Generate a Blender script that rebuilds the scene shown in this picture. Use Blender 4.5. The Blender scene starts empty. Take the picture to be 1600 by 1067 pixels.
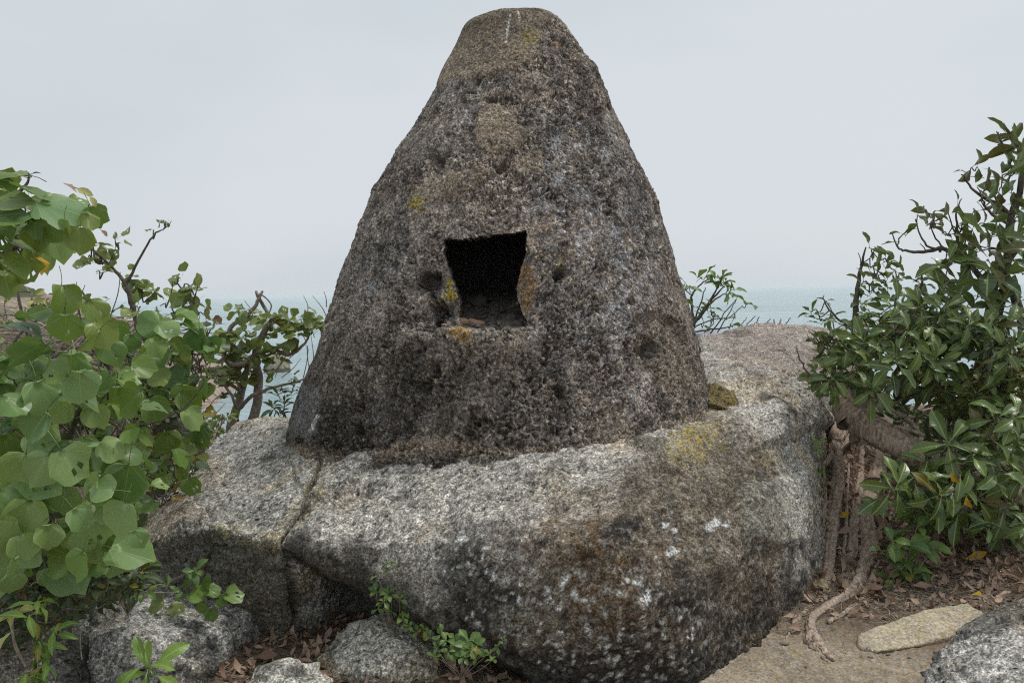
import bpy, bmesh, math, random
import numpy as np
from mathutils import Vector, Matrix, Euler

random.seed(7)
RNG = np.random.default_rng(11)
scn = bpy.context.scene
C = scn.collection

# ------------------------------------------------------------------ camera
LENS = 28.0
F = 1600 * LENS / 36.0
PITCH, ROLL = math.radians(3.57), math.radians(-1.1)
EYE = Vector((0, 0, 1.6))
cam_d = bpy.data.cameras.new("camera")
cam_d.lens = LENS; cam_d.sensor_width = 36; cam_d.clip_start = 0.05; cam_d.clip_end = 30000
cam = bpy.data.objects.new("camera", cam_d); C.objects.link(cam)
RM = Matrix.Rotation(math.pi / 2 - PITCH, 3, 'X') @ Matrix.Rotation(ROLL, 3, 'Z')
cam.matrix_world = Matrix.Translation(EYE) @ RM.to_4x4()
scn.camera = cam

# ------------------------------------------------------------------ world (overcast sky)
SUN_EL, SUN_AZ = math.radians(64), math.radians(68)     # azimuth clockwise from +Y: high on the right
world = bpy.data.worlds.new("World"); scn.world = world; world.use_nodes = True
wn, wl = world.node_tree.nodes, world.node_tree.links
wn.clear()
wo = wn.new('ShaderNodeOutputWorld'); bg = wn.new('ShaderNodeBackground'); bg2 = wn.new('ShaderNodeBackground')
mixw = wn.new('ShaderNodeMixShader'); sky = wn.new('ShaderNodeTexSky'); tc = wn.new('ShaderNodeTexCoord')
sky.sky_type = 'NISHITA'; sky.sun_disc = False; sky.sun_elevation = SUN_EL; sky.sun_rotation = SUN_AZ
sky.air_density = 1.0; sky.dust_density = 4.0
bg.inputs['Strength'].default_value = 0.1
wl.new(sky.outputs[0], bg.inputs[0])
mp = wn.new('ShaderNodeMapping'); mp.inputs['Scale'].default_value = (1.0, 1.0, 3.0)
nz = wn.new('ShaderNodeTexNoise'); nz.inputs['Scale'].default_value = 1.3; nz.inputs['Detail'].default_value = 5; nz.inputs['Roughness'].default_value = 0.45
wl.new(tc.outputs['Generated'], mp.inputs[0]); wl.new(mp.outputs[0], nz.inputs['Vector'])
cr = wn.new('ShaderNodeValToRGB')
cr.color_ramp.elements[0].position = 0.38; cr.color_ramp.elements[0].color = (0.570, 0.628, 0.665, 1)
cr.color_ramp.elements[1].position = 0.62; cr.color_ramp.elements[1].color = (0.650, 0.690, 0.725, 1)
wl.new(nz.outputs[0], cr.inputs[0])
wl.new(cr.outputs[0], bg2.inputs[0]); bg2.inputs['Strength'].default_value = 1.0
mixw.inputs[0].default_value = 0.93
wl.new(bg.outputs[0], mixw.inputs[1]); wl.new(bg2.outputs[0], mixw.inputs[2]); wl.new(mixw.outputs[0], wo.inputs[0])

sun_d = bpy.data.lights.new("sun", 'SUN'); sun_d.energy = 1.5; sun_d.angle = math.radians(10); sun_d.color = (1, 0.965, 0.91)
sun = bpy.data.objects.new("sun", sun_d); C.objects.link(sun)
sd = Vector((math.sin(SUN_AZ) * math.cos(SUN_EL), math.cos(SUN_AZ) * math.cos(SUN_EL), math.sin(SUN_EL)))
sun.rotation_euler = sd.to_track_quat('Z', 'Y').to_euler()

vs = scn.view_settings
vs.view_transform = 'Standard'; vs.look = 'None'; vs.gamma = 1; vs.use_curve_mapping = False; vs.exposure = 0.12
try:
    scn.cycles.use_denoising = False; scn.cycles.filter_width = 1.15; scn.cycles.sample_clamp_indirect = 2.0
    scn.cycles.max_bounces = 6; scn.cycles.diffuse_bounces = 3; scn.cycles.glossy_bounces = 2
    scn.cycles.transmission_bounces = 3; scn.cycles.volume_bounces = 2
except Exception: pass

# ------------------------------------------------------------------ helpers
def P(px, py, Y):
    """photo pixel (1600x1067) + distance along +Y -> world point"""
    d = RM @ Vector(((px - 800) / F, -(py - 533.5) / F, -1))
    return EYE + d * (Y / d.y)
RMn = np.array(RM)
def proj(v):
    q = (v - np.array(EYE)) @ RMn
    z = np.minimum(q[:, 2], -0.05)
    return 800 + F * q[:, 0] / -z, 533.5 - F * q[:, 1] / -z
def S(px, Y): return px / F * Y          # size in pixels at a distance -> metres

def hsh(ix, iy, iz, s):
    h = (ix.astype(np.int64) * 374761393 + iy.astype(np.int64) * 668265263 + iz.astype(np.int64) * 2147483647 + s * 1274126177) & 0xffffffff
    h = ((h ^ (h >> 13)) * 1274126177) & 0xffffffff
    h = ((h ^ (h >> 16)) * 2246822519) & 0xffffffff
    return (h ^ (h >> 15)) & 0xffffffff
_G = RNG.normal(size=(256, 3)).astype(np.float32); _G /= np.linalg.norm(_G, axis=1)[:, None]
def noise(p, scale, seed=0):
    q = p * scale + seed * 17.13
    i = np.floor(q).astype(np.int64); f = (q - i).astype(np.float32)
    u = f * f * f * (f * (f * 6 - 15) + 10)
    out = 0
    for dx in (0, 1):
        wx = u[:, 0] if dx else 1 - u[:, 0]
        for dy in (0, 1):
            wy = u[:, 1] if dy else 1 - u[:, 1]
            for dz in (0, 1):
                wz = u[:, 2] if dz else 1 - u[:, 2]
                g = _G[hsh(i[:, 0] + dx, i[:, 1] + dy, i[:, 2] + dz, seed) & 255]
                d = g[:, 0] * (f[:, 0] - dx) + g[:, 1] * (f[:, 1] - dy) + g[:, 2] * (f[:, 2] - dz)
                out = out + wx * wy * wz * d
    return out * 1.6
def fbm(p, scale, octv=4, seed=0, gain=0.5):
    o = 0; a = 1.0; t = 0
    for k in range(octv):
        o = o + a * noise(p, scale * 2 ** k, seed + k * 7); t += a; a *= gain
    return o / t
def worley(p, scale, seed=0):
    q = p * scale; i = np.floor(q).astype(np.int64); f = q - i
    d1 = np.full(len(p), 9.0); idv = np.zeros(len(p))
    for dx in (-1, 0, 1):
        for dy in (-1, 0, 1):
            for dz in (-1, 0, 1):
                h = hsh(i[:, 0] + dx, i[:, 1] + dy, i[:, 2] + dz, seed)
                ox = (h & 1023) / 1023.0; oy = ((h >> 10) & 1023) / 1023.0; oz = ((h >> 20) & 1023) / 1023.0
                d = (f[:, 0] - dx - ox) ** 2 + (f[:, 1] - dy - oy) ** 2 + (f[:, 2] - dz - oz) ** 2
                m = d < d1
                d1 = np.where(m, d, d1); idv = np.where(m, (h % 9973) / 9973.0, idv)
    return np.sqrt(d1), idv
def sst(x, a, b):
    t = np.clip((x - a) / (b - a), 0, 1); return t * t * (3 - 2 * t)
def seg_dist(u, v, pts):
    d = np.full(len(u), 1e9); tt = np.zeros(len(u)); n = len(pts) - 1
    for k in range(n):
        (x0, y0), (x1, y1) = pts[k], pts[k + 1]
        L = (x1 - x0) ** 2 + (y1 - y0) ** 2 + 1e-9
        t = np.clip(((u - x0) * (x1 - x0) + (v - y0) * (y1 - y0)) / L, 0, 1)
        dd = np.hypot(u - x0 - t * (x1 - x0), v - y0 - t * (y1 - y0))
        m = dd < d; d = np.where(m, dd, d); tt = np.where(m, (k + t) / n, tt)
    return d, tt
def inpoly(u, v, poly):
    ins = np.zeros(len(u), bool); n = len(poly)
    for k in range(n):
        x0, y0 = poly[k]; x1, y1 = poly[(k + 1) % n]
        if y0 == y1: continue
        c = ((y0 > v) != (y1 > v)) & (u < (x1 - x0) * (v - y0) / (y1 - y0) + x0)
        ins ^= c
    return ins
def poly_mask(u, v, poly, soft):
    """1 inside, falling to 0 over +-soft pixels round the outline"""
    d, _ = seg_dist(u, v, list(poly) + [poly[0]])
    s = np.where(inpoly(u, v, poly), d, -d)
    return sst(s, -soft, soft)

def mesh_np(name, V, Fc, mat=None, uv=None, col=None, smooth=True, lv=None):
    me = bpy.data.meshes.new(name)
    V = np.asarray(V, np.float32); Fc = np.asarray(Fc, np.int32); k = Fc.shape[1]
    me.vertices.add(len(V)); me.vertices.foreach_set('co', V.ravel())
    me.loops.add(Fc.size); me.loops.foreach_set('vertex_index', Fc.ravel())
    me.polygons.add(len(Fc)); me.polygons.foreach_set('loop_start', np.arange(0, Fc.size, k, dtype=np.int32))
    me.polygons.foreach_set('use_smooth', np.full(len(Fc), smooth))
    me.update(calc_edges=True)
    if uv is not None:
        l = me.uv_layers.new(name='UVMap'); l.data.foreach_set('uv', np.asarray(uv, np.float32)[Fc.ravel()].ravel())
    if col is not None:
        a = me.color_attributes.new('Col', 'FLOAT_COLOR', 'POINT')
        c = np.ones((len(V), 4), np.float32); c[:, :3] = np.clip(col, 0, 1); a.data.foreach_set('color', c.ravel())
    if lv is not None:
        a = me.attributes.new('lv', 'FLOAT', 'POINT'); a.data.foreach_set('value', np.asarray(lv, np.float32))
    if mat: me.materials.append(mat)
    me.validate()
    return me
def link(name, me, parent=None, **kw):
    o = bpy.data.objects.new(name, me); C.objects.link(o)
    if parent: o.parent = parent
    for k, v in kw.items(): o[k] = v
    return o
def thing(name, label, cat, group=None, loc=(0, 0, 0)):
    o = bpy.data.objects.new(name, None); C.objects.link(o); o.location = loc; o.empty_display_size = 0.1
    o['label'] = label; o['category'] = cat
    if group: o['group'] = group
    return o

# ------------------------------------------------------------------ materials
def newmat(name):
    m = bpy.data.materials.new(name); m.use_nodes = True
    n, l = m.node_tree.nodes, m.node_tree.links; n.clear()
    o = n.new('ShaderNodeOutputMaterial'); b = n.new('ShaderNodeBsdfPrincipled'); l.new(b.outputs[0], o.inputs[0])
    return m, n, l, b, o
def tnoise(n, l, vec, scale, detail=4, rough=0.6):
    t = n.new('ShaderNodeTexNoise'); t.inputs['Scale'].default_value = scale; t.inputs['Detail'].default_value = detail
    t.inputs['Roughness'].default_value = rough; l.new(vec, t.inputs['Vector']); return t.outputs[0]
def maprange(n, l, v, a, b, c, d):
    m = n.new('ShaderNodeMapRange'); l.new(v, m.inputs[0])
    for i, x in enumerate((a, b, c, d)): m.inputs[i + 1].default_value = x
    return m.outputs[0]
def math2(n, l, op, a, b=None, c=None):
    m = n.new('ShaderNodeMath'); m.operation = op
    for i, x in enumerate((a, b, c)):
        if x is None: continue
        if isinstance(x, (int, float)): m.inputs[i].default_value = x
        else: l.new(x, m.inputs[i])
    return m.outputs[0]
def mixc(n, l, fac, a, b, mode='MIX'):
    m = n.new('ShaderNodeMix'); m.data_type = 'RGBA'; m.blend_type = mode
    for s, x in ((m.inputs[0], fac), (m.inputs[6], a), (m.inputs[7], b)):
        if isinstance(x, (int, float)): s.default_value = x
        elif isinstance(x, tuple): s.default_value = (*x, 1)
        else: l.new(x, s)
    return m.outputs[2]
def objpos(n):
    t = n.new('ShaderNodeTexCoord'); return t.outputs['Object']

def rock_mat(name, lo, hi, s1, s2, bump, cry=None, rough=0.9):
    """albedo from the Col attribute times mineral grain"""
    m, n, l, b, o = newmat(name)
    v = objpos(n)
    a = n.new('ShaderNodeVertexColor'); a.layer_name = 'Col'
    f1 = tnoise(n, l, v, s1, 3, 0.75); f2 = tnoise(n, l, v, s2, 4, 0.7)
    g1 = maprange(n, l, f1, 0.36, 0.64, lo, hi); g2 = maprange(n, l, f2, 0.3, 0.7, 0.75, 1.25)
    g = math2(n, l, 'MULTIPLY', g1, g2)
    if cry:
        for sc_, a_, b2_ in cry:
            vo = n.new('ShaderNodeTexVoronoi'); vo.inputs['Scale'].default_value = sc_; l.new(v, vo.inputs['Vector'])
            sx = n.new('ShaderNodeSeparateColor'); l.new(vo.outputs['Color'], sx.inputs[0])
            g = math2(n, l, 'MULTIPLY', g, maprange(n, l, sx.outputs[0], 0.0, 1.0, a_, b2_))
    cmb = n.new('ShaderNodeCombineColor')
    for i in range(3): l.new(g, cmb.inputs[i])
    c = mixc(n, l, 1.0, a.outputs[0], cmb.outputs[0], 'MULTIPLY')
    f3 = tnoise(n, l, v, s1 * 0.6, 2, 0.5)
    h = n.new('ShaderNodeHueSaturation'); l.new(c, h.inputs['Color'])
    l.new(maprange(n, l, f3, 0.35, 0.65, 0.6, 1.35), h.inputs['Saturation'])
    l.new(h.outputs[0], b.inputs['Base Color'])
    b.inputs['Roughness'].default_value = rough; b.inputs['Specular IOR Level'].default_value = 0.25
    bp = n.new('ShaderNodeBump'); bp.inputs['Strength'].default_value = bump; bp.inputs['Distance'].default_value = 0.006
    l.new(math2(n, l, 'ADD', f1, math2(n, l, 'MULTIPLY', f2, 1.6)), bp.inputs['Height']); l.new(bp.outputs[0], b.inputs['Normal'])
    return m
M_CONE = rock_mat('rough_mortar', 0.50, 1.5, 110, 40, 0.9, cry=[(150, .45, 1.6), (60, .75, 1.3)])
M_GRAN = rock_mat('granite', 0.5, 1.5, 120, 50, 0.6, cry=[(170, .50, 1.55), (80, .72, 1.28)])
M_SOIL = rock_mat('soil', 0.6, 1.4, 90, 25, 0.8)

def leaf_mat(name, dark, light, vein, style, rough=0.42, old=(0.30, 0.22, 0.03), oldfrac=0.05, trans=0.22):
    m, n, l, b, o = newmat(name)
    oi = n.new('ShaderNodeObjectInfo'); at = n.new('ShaderNodeAttribute'); at.attribute_name = 'lv'
    r = math2(n, l, 'FRACT', math2(n, l, 'ADD', oi.outputs['Random'], at.outputs['Fac']))
    r2 = math2(n, l, 'FRACT', math2(n, l, 'MULTIPLY', r, 13.7))
    c = mixc(n, l, r, dark, light)
    c = mixc(n, l, math2(n, l, 'MULTIPLY', r2, 0.55), c, (light[0] * 1.25, light[1] * 1.0, light[2] * 0.45))
    uvn = n.new('ShaderNodeUVMap'); sp = n.new('ShaderNodeSeparateXYZ'); l.new(uvn.outputs[0], sp.inputs[0])
    u, v = sp.outputs[0], sp.outputs[1]
    av = math2(n, l, 'ABSOLUTE', v)
    if style == 'palm':
        ang = math2(n, l, 'ARCTAN2', v, math2(n, l, 'ADD', u, 0.03))
        w = math2(n, l, 'ABSOLUTE', math2(n, l, 'SINE', math2(n, l, 'MULTIPLY', ang, 3.6)))
        rad = math2(n, l, 'SQRT', math2(n, l, 'ADD', math2(n, l, 'MULTIPLY', u, u), math2(n, l, 'MULTIPLY', v, v)))
        vm = maprange(n, l, math2(n, l, 'MULTIPLY', w, rad), 0.0, 0.035, 0.75, 0.0)
        core = maprange(n, l, rad, 0.0, 0.10, 0.6, 0.0)
        vm = math2(n, l, 'MAXIMUM', vm, core)
    else:
        mid = maprange(n, l, av, 0.004, 0.022, 0.9, 0.0)
        s = math2(n, l, 'FRACT', math2(n, l, 'MULTIPLY', math2(n, l, 'SUBTRACT', u, math2(n, l, 'MULTIPLY', av, 0.7)), 9.0))
        side = maprange(n, l, math2(n, l, 'ABSOLUTE', math2(n, l, 'SUBTRACT', s, 0.5)), 0.0, 0.1, 0.22, 0.0)
        vm = math2(n, l, 'MAXIMUM', mid, side)
    nb = tnoise(n, l, objpos(n), 22, 3, 0.6)
    c = mixc(n, l, maprange(n, l, nb, 0.35, 0.75, 0.0, 0.35), c, (dark[0] * 0.7, dark[1] * 0.7, dark[2] * 0.7))
    oldm = math2(n, l, 'LESS_THAN', r2, oldfrac)
    c = mixc(n, l, math2(n, l, 'MULTIPLY', oldm, maprange(n, l, nb, 0.3, 0.55, 0.5, 1.0)), c, old)
    if style == 'palm':
        dx_ = math2(n, l, 'SUBTRACT', u, 0.40); rr = math2(n, l, 'SQRT', math2(n, l, 'ADD', math2(n, l, 'MULTIPLY', dx_, dx_), math2(n, l, 'MULTIPLY', v, v)))
        rim = maprange(n, l, math2(n, l, 'ADD', rr, math2(n, l, 'MULTIPLY', math2(n, l, 'SUBTRACT', nb, 0.5), 0.5)), 0.46, 0.56, 0.0, 0.30)
        c = mixc(n, l, rim, c, (light[0] * 1.5, light[1] * 1.1, light[2] * 0.5))
    spot = maprange(n, l, tnoise(n, l, objpos(n), 60, 2, 0.5), 0.66, 0.70, 0.0, 0.85)
    c = mixc(n, l, spot, c, (0.09, 0.055, 0.02))
    c = mixc(n, l, vm, c, vein)
    gm = n.new('ShaderNodeNewGeometry')
    c = mixc(n, l, math2(n, l, 'MULTIPLY', gm.outputs['Backfacing'], 0.45), c, (light[0] * 1.35, light[1] * 1.2, light[2] * 1.4))
    l.new(c, b.inputs['Base Color']); b.inputs['Roughness'].default_value = rough
    b.inputs['Specular IOR Level'].default_value = 0.5
    bp = n.new('ShaderNodeBump'); bp.inputs['Strength'].default_value = 0.35; bp.inputs['Distance'].default_value = 0.004
    l.new(vm, bp.inputs['Height']); bp.invert = True; l.new(bp.outputs[0], b.inputs['Normal'])
    tr = n.new('ShaderNodeBsdfTranslucent'); tcol = mixc(n, l, 0.5, c, (light[0] * 1.6, light[1] * 1.6, light[2] * 0.5)); l.new(tcol, tr.inputs[0])
    mx = n.new('ShaderNodeMixShader'); mx.inputs[0].default_value = trans
    l.new(b.outputs[0], mx.inputs[1]); l.new(tr.outputs[0], mx.inputs[2]); l.new(mx.outputs[0], o.inputs[0])
    return m
M_ROUND = leaf_mat('round_leaf', (0.060, 0.135, 0.036), (0.190, 0.330, 0.105), (0.36, 0.46, 0.22), 'palm', 0.36, oldfrac=0.012, old=(0.24, 0.22, 0.04))
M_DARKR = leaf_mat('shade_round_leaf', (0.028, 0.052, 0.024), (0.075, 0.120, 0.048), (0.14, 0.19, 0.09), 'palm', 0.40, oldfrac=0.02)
M_PALE = leaf_mat('pale_round_leaf', (0.150, 0.275, 0.105), (0.290, 0.440, 0.200), (0.46, 0.58, 0.30), 'palm', 0.42, oldfrac=0.0)
M_OLIVE = leaf_mat('olive_round_leaf', (0.090, 0.160, 0.034), (0.220, 0.330, 0.085), (0.38, 0.44, 0.18), 'palm', 0.36, oldfrac=0.04, old=(0.25, 0.12, 0.04))
M_ROUND2 = leaf_mat('round_leaf_far', (0.080, 0.130, 0.045), (0.25, 0.33, 0.12), (0.32, 0.36, 0.16), 'palm', 0.4, old=(0.16, 0.07, 0.04), oldfrac=0.08)
M_LONG = leaf_mat('glossy_leaf', (0.028, 0.066, 0.024), (0.145, 0.225, 0.065), (0.32, 0.40, 0.14), 'pin', 0.30, oldfrac=0.012, old=(0.2, 0.15, 0.03), trans=0.12)
M_OLIVL = leaf_mat('olive_leaf', (0.040, 0.055, 0.020), (0.130, 0.135, 0.042), (0.24, 0.25, 0.10), 'pin', 0.34, oldfrac=0.03, old=(0.2, 0.12, 0.03), trans=0.15)
M_FRESH = leaf_mat('fresh_leaf', (0.09, 0.20, 0.035), (0.20, 0.34, 0.07), (0.33, 0.44, 0.16), 'pin', 0.4, oldfrac=0.06)
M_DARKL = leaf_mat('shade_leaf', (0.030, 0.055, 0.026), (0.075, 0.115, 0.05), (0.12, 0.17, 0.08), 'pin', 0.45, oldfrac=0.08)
M_SMALL = leaf_mat('small_leaf', (0.05, 0.12, 0.035), (0.16, 0.27, 0.07), (0.25, 0.36, 0.13), 'pin', 0.4, oldfrac=0.03)

def simple_mat(name, ca, cb, scale=20, rough=0.85, bump=0.4, spec=0.25, stretch=None, rand=False, dist=0.004):
    m, n, l, b, o = newmat(name); v = objpos(n)
    if stretch:
        mpn = n.new('ShaderNodeMapping'); mpn.inputs['Scale'].default_value = stretch; l.new(v, mpn.inputs[0]); v = mpn.outputs[0]
    f = tnoise(n, l, v, scale, 5, 0.65)
    k = maprange(n, l, f, 0.3, 0.7, 0, 1)
    if rand:
        oi = n.new('ShaderNodeObjectInfo'); at = n.new('ShaderNodeAttribute'); at.attribute_name = 'lv'
        r = math2(n, l, 'FRACT', math2(n, l, 'ADD', oi.outputs['Random'], at.outputs['Fac']))
        k = math2(n, l, 'MULTIPLY_ADD', k, 0.35, math2(n, l, 'MULTIPLY', r, 0.75))
    l.new(mixc(n, l, k, ca, cb), b.inputs['Base Color'])
    b.inputs['Roughness'].default_value = rough; b.inputs['Specular IOR Level'].default_value = spec
    bp = n.new('ShaderNodeBump'); bp.inputs['Strength'].default_value = bump; bp.inputs['Distance'].default_value = dist
    l.new(f, bp.inputs['Height']); l.new(bp.outputs[0], b.inputs['Normal'])
    return m
M_BARK = simple_mat('bark', (0.055, 0.045, 0.038), (0.20, 0.17, 0.14), 45, 0.9, 0.8)
M_TRUNK = simple_mat('root_bark', (0.14, 0.095, 0.07), (0.72, 0.58, 0.46), 26, 0.9, 0.9, stretch=(1.8, 1.8, 0.28), dist=0.012)
M_GBARK = simple_mat('grey_bark', (0.16, 0.13, 0.11), (0.44, 0.38, 0.33), 40, 0.9, 0.8)
M_TWIG = simple_mat('dry_twig', (0.20, 0.17, 0.13), (0.46, 0.41, 0.33), 30, 0.9, 0.3)
M_DRY = simple_mat('dry_leaf', (0.14, 0.070, 0.045), (0.55, 0.40, 0.29), 40, 0.7, 0.4, rand=True)
M_YEL = simple_mat('yellow_leaf', (0.42, 0.25, 0.02), (0.70, 0.48, 0.05), 60, 0.6, 0.3)
M_YGR = simple_mat('yellow_green_leaf', (0.30, 0.32, 0.10), (0.55, 0.52, 0.22), 60, 0.6, 0.3)
M_PETAL = simple_mat('petal', (0.7, 0.7, 0.68), (0.85, 0.85, 0.83), 60, 0.6, 0.1)
# ------------------------------------------------------------------ sea, headland, ground
def grid_mesh(xs, ys, zf):
    X, Y = np.meshgrid(xs, ys); V = np.stack([X.ravel(), Y.ravel(), zf(X.ravel(), Y.ravel())], 1)
    a = np.arange(len(xs) * len(ys)).reshape(len(ys), len(xs))
    Fc = np.stack([a[:-1, :-1].ravel(), a[:-1, 1:].ravel(), a[1:, 1:].ravel(), a[1:, :-1].ravel()], 1)
    return V, Fc
SEA = -9.0
m, n, l, b, o = newmat('sea_water'); v = objpos(n)
mpn = n.new('ShaderNodeMapping'); mpn.inputs['Scale'].default_value = (0.35, 1.0, 1.0); l.new(v, mpn.inputs[0])
big = tnoise(n, l, mpn.outputs[0], 0.035, 4, 0.6)
l.new(mixc(n, l, maprange(n, l, big, 0.3, 0.7, 0, 1), (0.26, 0.39, 0.42), (0.42, 0.54, 0.56)), b.inputs['Base Color'])
b.inputs['Roughness'].default_value = 0.22; b.inputs['Specular IOR Level'].default_value = 0.35
w1 = tnoise(n, l, mpn.outputs[0], 0.55, 5, 0.62)
bp = n.new('ShaderNodeBump'); bp.inputs['Strength'].default_value = 1.0; bp.inputs['Distance'].default_value = 2.0
l.new(w1, bp.inputs['Height']); l.new(bp.outputs[0], b.inputs['Normal'])
M_SEA = m
V = [(-9000, -200, SEA), (9000, -200, SEA), (9000, 9000, SEA), (-9000, 9000, SEA)]
link('sea', mesh_np('sea', V, [(0, 1, 2, 3)], M_SEA), kind='structure')

def ground_z(x, y):
    p = np.stack([x, y, np.zeros_like(x)], 1)
    z = 0.05 * fbm(p, 0.7, 3, 3) + 0.012 * fbm(p, 5, 3, 5)
    yb = np.interp(x, [-9, 1.2, 1.8, 2.4, 3.2, 6], [5.2, 4.75, 4.45, 4.85, 5.3, 5.6])
    wr = sst(x, 0.8, 1.5)
    hgt = np.interp(x, [1.2, 1.9, 2.4, 3.2, 6], [0.75, 0.85, 0.6, 0.45, 0.5])
    z = z + wr * hgt * sst(y, yb, yb + np.interp(x, [1.8, 2.6, 4], [0.95, 1.3, 1.8]))
    wl_ = sst(-x, 1.2, 3.0)
    z = z + wl_ * 0.22 * sst(y, 2.6, 4.5)
    z = z + (1 - wr) * 0.35 * sst(y, 4.4, 5.6)
    z = z + 1.05 * sst(-x, 2.1, 3.7) * sst(y, 3.9, 5.4)
    edge = np.interp(x, [-12, -4, -2.6, -1.8, 0.5, 1, 2, 4, 10], [10.5, 6.6, 6.0, 5.2, 5.2, 6.6, 7.6, 7.4, 8.0])
    dr = np.maximum(y - edge, 0)
    z = z - 0.62 * dr * sst(dr, 0, 1.2)
    far = sst(np.abs(x), 8, 30)
    z = z + 0.5 * fbm(p, 0.35, 3, 9) * sst(np.hypot(x, y - 4), 6, 14)
    return np.maximum(z, SEA - 6)
_gx = np.arange(-9, 9.01, 0.04); _gy = np.arange(1.5, 12.01, 0.04)
_GX, _GY = np.meshgrid(_gx, _gy); _GZ = ground_z(_GX.ravel(), _GY.ravel()).reshape(_GX.shape)
def gz(x, y):
    a = min(max((x + 9) / 0.04, 0), len(_gx) - 1.001); b_ = min(max((y - 1.5) / 0.04, 0), len(_gy) - 1.001)
    i, j = int(a), int(b_); fa, fb = a - i, b_ - j
    return float((_GZ[j, i] * (1 - fa) + _GZ[j, i + 1] * fa) * (1 - fb) + (_GZ[j + 1, i] * (1 - fa) + _GZ[j + 1, i + 1] * fa) * fb)
# one sheet: fine where it is seen, coarse further out
xs = np.unique(np.concatenate([np.linspace(-80, -8, 60), np.linspace(-8, -3, 60), np.linspace(-3, 4.2, 620), np.linspace(4.2, 10, 60), np.linspace(10, 80, 60)]))
ys = np.unique(np.concatenate([np.linspace(-60, -4, 40), np.linspace(-4, 2.6, 70), np.linspace(2.6, 6.6, 380), np.linspace(6.6, 12, 80), np.linspace(12, 60, 60)]))
V, Fc = grid_mesh(xs, ys, ground_z)
near = sst(np.hypot(V[:, 0], V[:, 1] - 4), 6, 4)
V[:, 2] += near * (0.010 * fbm(V, 18, 3, 21) + 0.006 * fbm(V, 60, 2, 22))
d1, idv = worley(V, 26, 31); peb = sst(d1, 0.42, 0.12) * (idv > 0.82)
V[:, 2] += near * peb * 0.012
u, v_ = proj(V)
nn = fbm(V, 3.2, 4, 41)[:, None]; nf = fbm(V, 26, 3, 42)[:, None]
sand = np.array([0.335, 0.275, 0.200]); soil = np.array([0.165, 0.115, 0.080])
dep = np.clip((V[:, 1] - 3.50 + 0.55 * np.maximum(V[:, 0] - 1.35, 0)) * 3.0 + nn[:, 0] * 1.0, 0, 1)
left = sst(V[:, 0], 0.45, 0.8)
mix = (1 - left * (1 - dep))[:, None]
col = sand * (1 - mix) + soil * mix
col = col * (1 + 0.45 * nn) * (1 + 0.30 * nf)
col = np.where((peb > 0.4)[:, None], col * 0.6 + np.array([0.2, 0.18, 0.14]) * (0.6 + idv[:, None] * 0.5), col)
slp = (sst(-V[:, 0], 2.0, 2.8) * sst(V[:, 1], 3.8, 4.6))[:, None]; col = col * (1 - slp) + np.array([0.26, 0.215, 0.16]) * (1 + 0.9 * nf) * (1 + .6 * nn) * slp
link('ground', mesh_np('ground', V, Fc, M_SOIL, col=col), kind='structure')

# headland sloping into the sea on the left
def head_z(x, y):
    p = np.stack([x, y, np.zeros_like(x)], 1)
    t = np.interp(x, [-140, -75, -42, -36, -27, -20, -15], [9, 6, 2.2, -1.4, -11, -14, -14])
    z = t - 0.004 * (y - 60) ** 2 + 2.2 * fbm(p, 0.10, 4, 51) + 1.0 * np.abs(fbm(p, 0.35, 4, 52)) + 0.5 * fbm(p, 1.2, 3, 53)
    return np.maximum(z, SEA - 5)
xs = np.linspace(-140, -12, 420); ys = np.linspace(35, 100, 170)
V, Fc = grid_mesh(xs, ys, head_z)
nn = fbm(V, 0.25, 4, 55); nf = fbm(V, 1.6, 3, 56)
rk = sst(nn + 0.10 - (V[:, 2] + 2) * 0.05, -0.05, 0.12)[:, None]
col = np.array([0.36, 0.27, 0.22]) * rk + np.array([0.07, 0.085, 0.04]) * (1 - rk)
col = col * (1 + 0.7 * nf[:, None])
link('headland', mesh_np('headland', V, Fc, M_SOIL, col=col), kind='structure')

# ------------------------------------------------------------------ rocks
def rock_mesh(name, hulls, voxel, smooth, disp, colf, mat):
    bm = bmesh.new()
    for h in hulls:
        vs_ = [bm.verts.new(Vector(q)) for q in h]
        r = bmesh.ops.convex_hull(bm, input=vs_)
        dead = [g for g in set(r['geom_interior'] + r['geom_unused']) if isinstance(g, bmesh.types.BMVert) and g.is_valid and not g.link_faces]
        bmesh.ops.delete(bm, geom=dead, context='VERTS')
    me = bpy.data.meshes.new('t'); bm.to_mesh(me); bm.free()
    t = bpy.data.objects.new('t', me); C.objects.link(t)
    md = t.modifiers.new('r', 'REMESH'); md.mode = 'VOXEL'; md.voxel_size = voxel
    ms = t.modifiers.new('s', 'SMOOTH'); ms.factor = 0.5; ms.iterations = smooth
    dg = bpy.context.evaluated_depsgraph_get(); ev = t.evaluated_get(dg); e = ev.to_mesh()
    N = len(e.vertices); V = np.empty(N * 3, np.float32); e.vertices.foreach_get('co', V); V = V.reshape(-1, 3).astype(np.float64)
    Nn = np.empty(N * 3, np.float32); e.vertices.foreach_get('normal', Nn); Nn = Nn.reshape(-1, 3)
    Fc = np.empty(len(e.loops), np.int32); e.loops.foreach_get('vertex_index', Fc); Fc = Fc.reshape(-1, 4)
    ev.to_mesh_clear(); bpy.data.objects.remove(t)
    u, v = proj(V)
    dd = disp(V, Nn, u, v)
    V = V + Nn * dd[:, None]
    u, v = proj(V)
    return mesh_np(name, V, Fc, mat, col=colf(V, Nn, u, v, dd))

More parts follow.
